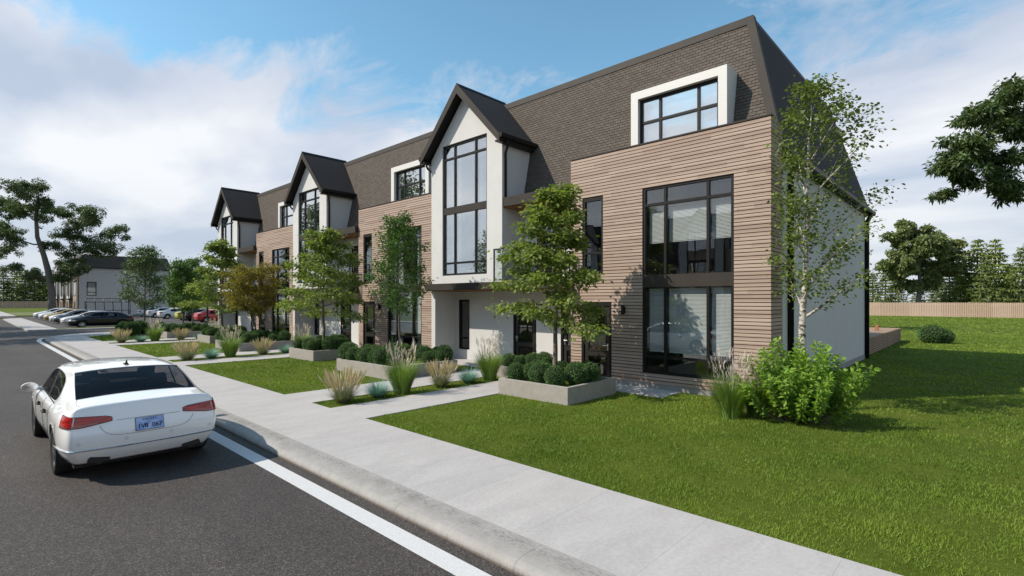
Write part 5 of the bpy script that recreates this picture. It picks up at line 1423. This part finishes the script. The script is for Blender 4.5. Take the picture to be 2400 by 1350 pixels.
def sedan(name, label, group, paint, hero=False, L=5.05, W=1.0, Hs=1.0):
    lv = 3 if hero else 2
    V = []; F = []; MI = []
    ns = len(SED); idx = {}
    def add(u, y, z):
        V.append(((u - 2.525) * L / 5.05, y * W, z * Hs)); return len(V) - 1
    for i, st in enumerate(SED):
        for j, (u, y, z) in enumerate(st, 1):
            idx[i, j, 1] = add(u, y, z)
            idx[i, j, -1] = idx[i, j, 1] if j == 9 else add(u, -y, z)
    for i in range(ns - 1):
        for j in range(1, 9):
            for s in (1, -1):
                q = [idx[i, j, s], idx[i + 1, j, s], idx[i + 1, j + 1, s], idx[i, j + 1, s]]
                mi = 0
                if j in (7, 8) and i in (2, 3): mi = 1
                elif j in (7, 8) and i in (8, 9): mi = 2
                elif j == 5 and i in (4, 5): mi = 3 if s > 0 else 5
                elif j == 5 and i in (7, 8, 9): mi = 4 if s > 0 else 6
                elif j == 5 and i == 6: mi = 7 if s > 0 else 8
                F.append(tuple(q if s < 0 else q[::-1])); MI.append(mi)
    # end caps: nine columns across, five rows
    def cap(i, flip, bulge):
        top = [idx[i, j, 1] for j in range(5, 10)] + [idx[i, j, -1] for j in range(8, 4, -1)]
        y5 = SED[i][4][1]; ys = [V[t][1] / W / y5 for t in top]
        rows = []
        for r in range(1, 5):
            u, w, z = SED[i][r - 1]; row = []
            for c, f in enumerate(ys):
                if c == 0: row.append(idx[i, r, 1])
                elif c == len(ys) - 1: row.append(idx[i, r, -1])
                else: row.append(add(u + bulge * (1 - f * f), w * f, z + .012 * (1 - f * f)))
            rows.append(row)
        rows.append(top)
        for a, b in zip(rows[:-1], rows[1:]):
            for c in range(len(ys) - 1):
                q = (a[c], a[c + 1], b[c + 1], b[c]); F.append(q if flip else q[::-1]); MI.append(0)
    cap(0, False, -.10); cap(ns - 1, True, .10)
    me = bpy.data.meshes.new('cage'); me.from_pydata(V, [], F); me.polygons.foreach_set('material_index', MI)
    for q in range(9): me.materials.append(None)
    bm = bmesh.new(); bm.from_mesh(me); bmesh.ops.recalc_face_normals(bm, faces=bm.faces)
    cl = bm.edges.layers.float.get('crease_edge') or bm.edges.layers.float.new('crease_edge')
    vcl = bm.verts.layers.float.get('crease_vert') or bm.verts.layers.float.new('crease_vert')
    bm.verts.ensure_lookup_table()
    for i_, j_ in ((2, 7), (4, 7)):
        for s_ in (1, -1): bm.verts[idx[i_, j_, s_]][vcl] = 1.0
    lip = {frozenset((idx[0, j, s], idx[0, j + 1, s])) for j in range(5, 9) for s in (1, -1)}
    sho = {frozenset((idx[i, 4, s], idx[i + 1, 4, s])) for i in range(1, ns - 2) for s in (1, -1)}
    for e in bm.edges:
        k = frozenset(v.index for v in e.verts)
        if len({f.material_index for f in e.link_faces}) > 1: e[cl] = 1.0
        elif k in lip: e[cl] = .9
        elif k in sho: e[cl] = .35
    bm.to_mesh(me); bm.free()
    tmp = bpy.data.objects.new('tmp', me); COL.objects.link(tmp)
    md = tmp.modifiers.new('s', 'SUBSURF'); md.levels = lv; md.render_levels = lv
    dg = bpy.context.evaluated_depsgraph_get(); em = bpy.data.meshes.new_from_object(tmp.evaluated_get(dg))
    bpy.data.objects.remove(tmp); bpy.data.meshes.remove(me)
    sc = L / 5.05; ax = [(1.02 - 2.525) * sc, (4.06 - 2.525) * sc]; RA = .385; RW = .345
    bm = bmesh.new(); bm.from_mesh(em)
    bvh = BVHTree.FromBMesh(bm)
    kill = set()
    for v in bm.verts:
        if abs(v.co.y) > .55:
            for a in ax:
                dx, dz = v.co.x - a, v.co.z - RW; d = math.hypot(dx, dz)
                if d < RA:
                    if d > RA - (.055 if hero else .085) and d > 1e-4:
                        v.co.x = a + dx / d * RA; v.co.z = RW + dz / d * RA
                    else: kill.add(v)
    bmesh.ops.delete(bm, geom=list(kill), context='VERTS')
    bm.to_mesh(em); bm.free(); em.update()
    root = thing(name, (0, 0, 0), label, 'car', group)
    # split by region
    regions = {}
    vc = np.empty(len(em.vertices) * 3); em.vertices.foreach_get('co', vc); vc = vc.reshape(-1, 3)
    for p_ in em.polygons: regions.setdefault(p_.material_index, []).append(tuple(p_.vertices))
    nmz = {0: 'body', 1: 'rear_window', 2: 'windscreen', 3: 'side_window', 4: 'side_window', 5: 'side_window', 6: 'side_window', 7: 'door_pillar', 8: 'door_pillar'}
    objs = {}
    for mi, fs in sorted(regions.items()):
        used = sorted({i for f in fs for i in f}); mp_ = {o_: n_ for n_, o_ in enumerate(used)}
        pm_ = bpy.data.meshes.new(nmz[mi]); pm_.from_pydata([tuple(vc[i]) for i in used], [], [tuple(mp_[i] for i in f) for f in fs])
        pm_.polygons.foreach_set('use_smooth', [True] * len(fs))
        mat = paint if mi == 0 else (M['black'] if mi >= 7 else M['car_glass'])
        o = link(nmz[mi], pm_, root, mat)
        if mi == 0:
            pm_.materials.append(M['liner'])
            so = o.modifiers.new('shell', 'SOLIDIFY'); so.thickness = .018; so.offset = -1; so.material_offset = 1; so.material_offset_rim = 0
        objs[nmz[mi]] = o
    body = objs['body']
    def hit(o_, d_, off=.004):
        h, n_, i_, dist = bvh.ray_cast(Vector(o_), Vector(d_).normalized())
        return None if h is None else h + n_ * off * (1 if n_.dot(Vector(d_)) < 0 else -1)
    ux = lambda u: (u - 2.525) * sc
    def on_side(u, z, s, off=.003): return hit((ux(u), s * 2, z * Hs), (0, -s, 0), off)
    def on_rear(y, z, off=.004): return hit((-4, y * W, z * Hs), (1, 0, 0), off)
    def on_corner(a, z, s, off=.006):
        d = Vector((-math.cos(a), s * math.sin(a), 0)); c = Vector((ux(.95), s * .30, z * Hs)); return hit(c + d * 3, -d, off)
    def on_front(a, z, s, off=.006):
        d = Vector((math.cos(a), s * math.sin(a), 0)); c = Vector((ux(4.1), s * .30, z * Hs)); return hit(c + d * 3, -d, off)
    def seam(pts, nm='panel_gap', r=.0022, mat='seam', parent=body):
        pts = [p for p in pts if p is not None]
        if len(pts) > 1: MB().tube(pts, r, 5).build(nm, M[mat], parent, local=True)
    def patch(fn, us, vs_, nm, mat, parent=root, thick=0.0):
        g = [[fn(u, v) for v in vs_(u)] for u in us]; mb = MB()
        for a in range(len(g) - 1):
            for b in range(len(g[0]) - 1):
                q = [g[a][b], g[a + 1][b], g[a + 1][b + 1], g[a][b + 1]]
                if all(x is not None for x in q): mb.quad(*q)
        return mb.build(nm, M[mat], parent, local=True, smooth=True)
    lin = lambda a, b, n: [a + (b - a) * i / (n - 1) for i in range(n)]
    # wheel housings, wheels
    for a in ax:
        for s in (1, -1):
            wh = MB(); n = 20
            for q in range(n):
                t0 = math.pi * (-.12 + 1.24 * q / n); t1 = math.pi * (-.12 + 1.24 * (q + 1) / n)
                c = lambda t, yy: (a + math.cos(t) * (RA + .004), s * yy, RW + math.sin(t) * (RA + .004))
                wh.quad(c(t0, .93 * W), c(t1, .93 * W), c(t1, .58), c(t0, .58)); wh.add([c(t0, .58), c(t1, .58), (a, s * .58, RW)], [(0, 1, 2)])
            wh.build('wheel_housing', M['liner'], root, local=True, fix=False)
            prof = [(.225, .0), (.245, -.008), (.30, -.016), (.33, -.01), (RW - .004, .012), (RW, .05), (RW, .19), (.32, .235), (.24, .235), (.225, .22)]
            n = 32 if hero else 18; ty = MB(); yo = .945 * W
            for q in range(n):
                t0, t1 = 2 * math.pi * q / n, 2 * math.pi * (q + 1) / n
                for (r0, y0), (r1, y1) in zip(prof[:-1], prof[1:]):
                    f = lambda r, yy, t: (r * math.cos(t), s * (yo - yy), r * math.sin(t))
                    ty.quad(f(r0, y0, t0), f(r1, y1, t0), f(r1, y1, t1), f(r0, y0, t1))
            w = ty.build('wheel', M['tyre'], root, local=True, smooth=True, fix=False); w.location = (a, 0, RW)
            rm = MB(); ns_ = 10
            for q in range(ns_):
                t = 2 * math.pi * q / ns_; ct, st = math.cos(t), math.sin(t)
                def sp(r, w_, yy): return (r * ct - w_ * st, s * (yo - yy), r * st + w_ * ct)
                rm.prism([sp(.05, .022, .03), sp(.05, -.022, .03), sp(.222, -.016, .012), sp(.222, .016, .012)], [sp(.05, .022, .06), sp(.05, -.022, .06), sp(.222, -.016, .045), sp(.222, .016, .045)])
            for q in range(n):
                t0, t1 = 2 * math.pi * q / n, 2 * math.pi * (q + 1) / n
                f = lambda r, yy, t: (r * math.cos(t), s * (yo - yy), r * math.sin(t))
                rm.quad(f(.228, .0, t0), f(.205, .012, t0), f(.205, .012, t1), f(.228, .0, t1)); rm.quad(f(.205, .012, t0), f(.20, .2, t0), f(.20, .2, t1), f(.205, .012, t1))
                rm.add([f(.055, .025, t0), f(.055, .025, t1), (0, s * (yo - .02), 0)], [(0, 1, 2)])
            r_ = rm.build('rim', M['rim'], w, local=True, fix=False)
            bk = MB()
            for q in range(n):
                t0, t1 = 2 * math.pi * q / n, 2 * math.pi * (q + 1) / n
                f = lambda r, yy, t: (r * math.cos(t), s * (yo - yy), r * math.sin(t)); bk.add([f(.2, .12, t0), f(.2, .12, t1), (0, s * (yo - .12), 0)], [(0, 1, 2)])
            bk.build('brake_disc', M['grille'], w, local=True, fix=False)
    # underside
    MB().box(ux(.35), ux(4.8), -.80 * W, .80 * W, .19, .23).build('underbody', M['liner'], root, local=True)
    # tail lamps: inner part on the boot lid, outer part round the corner
    for s in (1, -1):
        def tz(a):
            f = (a - .16) / (.82 - .16); zt = .905 + .035 * max(0, min(1, f)); zb = .782 + .052 * max(0, (.5 - f) / .5)
            if f < .06: zt -= .012 * (1 - f / .06)
            return zb, zt
        fn = lambda a, z: on_corner(a, z, s, .009)
        patch(fn, lin(.14, .565, 9), lambda a: lin(*tz(a), 6), 'tail_lamp', 'tail')
        patch(fn, lin(.58, .84, 10), lambda a: lin(*tz(a), 6), 'tail_lamp', 'tail')
        patch(lambda a, z: on_corner(a, z, s, .0105), lin(.30, .82, 12), lambda a: (tz(a)[0] + .012, tz(a)[0] + .030), 'lamp_strip', 'tail_dark')
        ring = [on_corner(a, tz(a)[0], s, .008) for a in lin(.14, .84, 18)] + [on_corner(a, tz(a)[1], s, .008) for a in lin(.84, .14, 18)]
        seam(ring + ring[:1], 'lamp_edge', .004, 'liner', root)
    if hero:
        # boot lid and bumper shut lines
        pts = [on_rear(y, z) for y, z in ((.56, .785), (.54, .74), (.50, .69), (.44, .655), (.36, .64), (.2, .635), (0, .633), (-.2, .635), (-.36, .64), (-.44, .655), (-.50, .69), (-.54, .74), (-.56, .785))]; seam(pts)
        seam([on_rear(y, .842 - .01 * abs(y)) for y in lin(-.38, .38, 14)])
        for s in (1, -1):
            seam([on_corner(1.12, z, s) for z in lin(.80, .46, 8)]); seam([on_corner(a, .455, s) for a in lin(1.12, 1.30, 5)])
            top = [hit((ux(u), s * y, 3), (0, 0, -1), .002) for u, y in ((.22, .755), (.35, .77), (.5, .765), (.60, .735), (.63, .69))]; seam(top)
            for du in (1.52, 2.36, 3.42):
                seam([on_side(du + (.10 * max(0, z - .6) if du < 2 else 0), z, s) for z in lin(.30, .93, 14)])
            seam([on_side(u, .27, s) for u in lin(1.55, 3.4, 14)])
            for hu in (1.78, 2.66):
                c = on_side(hu, .80, s, .0)
                if c is not None:
                    hb = MB(); hb.tube([c + Vector((-.09, s * .012, 0)), c + Vector((-.07, s * .045, .004)), c + Vector((.07, s * .045, .004)), c + Vector((.09, s * .012, 0))], [.014, .016, .016, .014], 8)
                    hb.tube([c + Vector((.05, 0, 0)), c + Vector((.05, s * .03, .035))], .010, 6)
                    hb.build('door_handle', M['black'], root, local=True, smooth=True)
            seam([on_side(u, .960, s, .004) for u in lin(1.38, 3.6, 26)], 'window_trim', .008, 'chrome', root)
        # rub strip with chrome, parking sensors, tailpipes, plate, fin
        seam([on_corner(a, .475, 1, .010) for a in lin(1.25, .02, 22)] + [on_corner(a, .475, -1, .010) for a in lin(.02, 1.25, 22)], 'chrome_strip', .0105, 'chrome', root)
        for y in (-.78, -.27, .27, .78):
            c = on_rear(y, .575, .0)
            if c is not None:
                t_ = [c + Vector((-.002, .017 * math.cos(q), .017 * math.sin(q))) for q in lin(0, 2 * math.pi, 15)]; seam(t_, 'parking_sensor', .0016, 'seam', root)
        for s in (1, -1):
            c = on_rear(s * .56, .33, .0)
            cx = c.x if c is not None else ux(.12)
            MB().prism([(cx - .012, s * .56 + .125 * math.cos(q), .285 + .12 * math.sin(q)) for q in lin(0, math.pi, 14)], [(cx + .2, s * .56 + .115 * math.cos(q), .285 + .11 * math.sin(q)) for q in lin(0, math.pi, 14)]).build('tailpipe_recess', M['grille'], root, local=True)
            MB().tube([(cx + .0, s * .56, .285), (cx + .2, s * .56, .285)], .045, 14).build('tailpipe', M['liner'], root, local=True)
        c = on_rear(0, .745, .0); c2 = on_rear(0, .82, .0); tilt = math.atan2(c2.x - c.x, .075 * Hs)
        pl = MB().box(-.006, .0, -.165, .165, -.085, .085).build('number_plate', M['plate'], root, local=True, bevel=.004)
        pl.location = c + Vector((-.006, 0, 0)); pl.rotation_euler = (0, tilt, 0)
        MB().box(.0, .004, -.171, .171, -.091, .091).build('plate_frame', M['ink'], pl, local=True)
        for txt, sz, zz, ex, pitch in (('IV8 067', .086, -.058, 1.0, .0425), ('KANSAS', .034, .047, 1.25, .030)):
            for q, ch in enumerate(txt):
                if ch == ' ': continue
                cu = bpy.data.curves.new('t', 'FONT'); cu.body = ch; cu.size = sz; cu.align_x = 'CENTER'; cu.extrude = .0006; cu.offset = .0018 if sz > .05 else .0004
                to = bpy.data.objects.new('t', cu); COL.objects.link(to); tm = bpy.data.meshes.new_from_object(to.evaluated_get(bpy.context.evaluated_depsgraph_get()))
                bpy.data.objects.remove(to)
                # the reader stands behind the car looking along +x, so right is -y
                tm.transform(Matrix(((0, 0, -1, -.0072), (-ex, 0, 0, -(q - (len(txt) - 1) / 2) * pitch), (0, 1, 0, zz), (0, 0, 0, 1))))
                link('plate_character', tm, pl, M['ink'])
        c = hit((ux(1.62), 0, 3), (0, 0, -1), 0)
        MB().prism([c + Vector(v) for v in ((-.09, -.03, -.005), (.09, -.035, -.005), (.09, .035, -.005), (-.09, .03, -.005))], [c + Vector(v) for v in ((-.085, -.018, .02), (.03, -.02, .018), (.03, .02, .018), (-.085, .018, .02))]).build('antenna_base', M['black'], root, local=True)
        MB().prism([c + Vector(v) for v in ((-.075, -.012, .015), (-.01, -.014, .015), (-.01, .014, .015), (-.075, .012, .015))], [c + Vector(v) for v in ((-.085, -.006, .07), (-.055, -.006, .068), (-.055, .006, .068), (-.085, .006, .07))]).build('antenna_fin', M['black'], root, local=True)
        # interior
        it = MB(); it.box(ux(1.2), ux(3.9), -.78, .78, .24, .34); it.box(ux(.66), ux(1.35), -.66, .66, .98, 1.06); it.build('cabin_floor', M['liner'], root, local=True)
        def cushion(nm, x0, x1, y0, y1, z0, z1, lean=0.0):
            o = MB().prism([(x0, y0, z0), (x1, y0, z0), (x1, y1, z0), (x0, y1, z0)], [(x0 - lean, y0 + .03, z1), (x1 - lean - .05, y0 + .03, z1), (x1 - lean - .05, y1 - .03, z1), (x0 - lean, y1 - .03, z1)]).build(nm, M['seat'], root, local=True, bevel=.03, smooth=False); return o
        for y in (-.38, .38):
            cushion('rear_headrest', ux(1.33), ux(1.45), y - .15, y + .15, 1.09, 1.30, .04)
            cushion('front_seat', ux(2.35), ux(2.52), y - .24, y + .24, .6, 1.10, .14); cushion('front_headrest', ux(2.22), ux(2.34), y - .13, y + .13, 1.12, 1.32, .03)
        cushion('rear_seat', ux(1.36), ux(1.56), -.66, .66, .55, 1.08, .12)
        MB().box(ux(3.35), ux(3.8), -.72, .72, .7, .96).build('dashboard', M['liner'], root, local=True, bevel=.05)
        MB().tube([(ux(3.25) + .05 * math.sin(q), .38 + .18 * math.cos(q), .92 + .17 * math.sin(q)) for q in lin(0, 2 * math.pi, 20)], .013, 6).build('steering_wheel', M['liner'], root, local=True)
        MB().box(ux(3.05), ux(3.07), -.1, .1, 1.30, 1.36).build('inner_mirror', M['liner'], root, local=True)
    # door mirrors
    for s in (1, -1):
        mx = ux(3.42); my = s * 1.045 * W; mz = 1.0 * Hs
        hs = MB(); n = 14
        rings = [(-.055, .98, 0), (-.045, 1.06, 0), (.02, 1.0, 0), (.08, .72, 0), (.115, .3, 0)]
        for k in range(len(rings) - 1):
            for q in range(n):
                f = lambda r, t: (mx + r[0], my + .115 * r[1] * math.cos(t) * (1 if math.cos(t) * s > 0 else .9), mz + .075 * r[1] * math.sin(t))
                t0, t1 = 2 * math.pi * q / n, 2 * math.pi * (q + 1) / n
                hs.quad(f(rings[k], t0), f(rings[k], t1), f(rings[k + 1], t1), f(rings[k + 1], t0))
        hs.tube([(mx + .02, my - s * .09, mz - .035), (mx + .03, s * .88 * W, mz - .06)], [.028, .035], 8)
        h_ = hs.build('door_mirror', paint, root, local=True, smooth=True, fix=False)
        gl = MB().add([(mx - .053, my + .110 * math.cos(2 * math.pi * q / n), mz + .070 * math.sin(2 * math.pi * q / n)) for q in range(n)], [tuple(range(n))])
        gl.build('mirror_glass', M['chrome'], h_, local=True, fix=False)
    # front: lamps and grille
    for s in (1, -1):
        patch(lambda a, z: on_front(a, z, s, .006), lin(.30, .95, 7), lambda a: (.60 + .03 * a, .64 + .05 * a, .665 + .06 * a), 'head_lamp', 'head')
        patch(lambda a, z: on_front(a, z, s, .006), lin(.25, .75, 5), lambda a: (.34, .40, .43), 'fog_lamp_recess', 'grille')
    patch(lambda y, z: hit((5, y, z * Hs), (-1, 0, 0), .006), lin(-.38, .38, 9), lambda y: lin(.38, .66, 4), 'grille', 'grille')
    return root
white = paint_mat('white_car_paint', (0.88, 0.87, 0.86), 0.22)
hero = sedan('sedan_car', 'white sedan seen from behind, driving along the kerb', None, white, True)
hero.location = (-11.38, 1.83, 0); hero.rotation_euler = (0, 0, R(180))
# parked cars: one built, the others copied with their own paint
cols = {'black': (0.006, 0.007, 0.010), 'white': (0.62, 0.62, 0.62), 'grey': (0.045, 0.055, 0.065), 'gold': (0.40, 0.27, 0.06), 'lime': (0.38, 0.40, 0.02), 'red': (0.45, 0.012, 0.01), 'silver': (0.48, 0.49, 0.50)}
PM = {k: paint_mat(k + '_car_paint', v) for k, v in cols.items()}
PM['black'].node_tree.nodes['Principled BSDF'].inputs['Coat Weight'].default_value = 0.35
PM['black'].node_tree.nodes['Principled BSDF'].inputs['Base Color'].default_value = (0.003, 0.004, 0.006, 1)
park0 = sedan('parked_car', 'x', 'cars parked in the lot', PM['black'], False, 5.0, .97, 1.02)
def paint_link(o):
    for ch in o.children:
        if ch.name.split('.')[0] in ('body', 'door_mirror'): ch.material_slots[0].link = 'OBJECT'
def place_car(col, x, y, rz, label, first=False):
    c = park0 if first else copy_tree(park0)
    c.location = (x, y, 0); c.rotation_euler = (0, 0, rz); c['label'] = label
    for ch in c.children:
        if ch.name.split('.')[0] in ('body', 'door_mirror'):
            ch.material_slots[0].link = 'OBJECT'; ch.material_slots[0].material = PM[col]
NY = -math.pi / 2      # nose towards the street (-Y)
for i, (col, x, lb) in enumerate((('black', -62.1, 'black sedan, nearest of the cars parked nose to the street'), ('white', -66.6, 'white sedan parked right behind the black one, nose to the street'),
                                  ('grey', -73.4, 'dark grey sedan parked nose to the street between two white ones'), ('white', -76.3, 'white sedan parked between the dark grey and the gold one'),
                                  ('gold', -82.2, 'gold-yellow sedan parked nose to the street'), ('white', -88.2, 'white sedan parked just beyond the gold one'), ('white', -95.5, 'farthest white sedan parked nose to the street'), ('black', -101.3, 'dark car at the far end of the nose-in row'))):
    place_car(col, x, 6.45 + 2.5 + (1.2 if i == 7 else 0), NY, lb, i == 0)
for (col, x, y, lb) in (('silver', -96.0, 20.6, 'silver sedan, farthest left of the row parked tail to the street'), ('white', -90.5, 20.7, 'white sedan, second from the left in the tail-out row'), ('white', -84.0, 20.7, 'white sedan left of the lime-yellow car'),
                        ('lime', -75.3, 20.7, 'lime-yellow sedan parked tail to the street'), ('black', -71.6, 20.6, 'black sedan between the lime-yellow and the red car'), ('red', -67.0, 20.6, 'red sedan half hidden behind the white porch pillar')):
    place_car(col, x, y, -NY, lb)
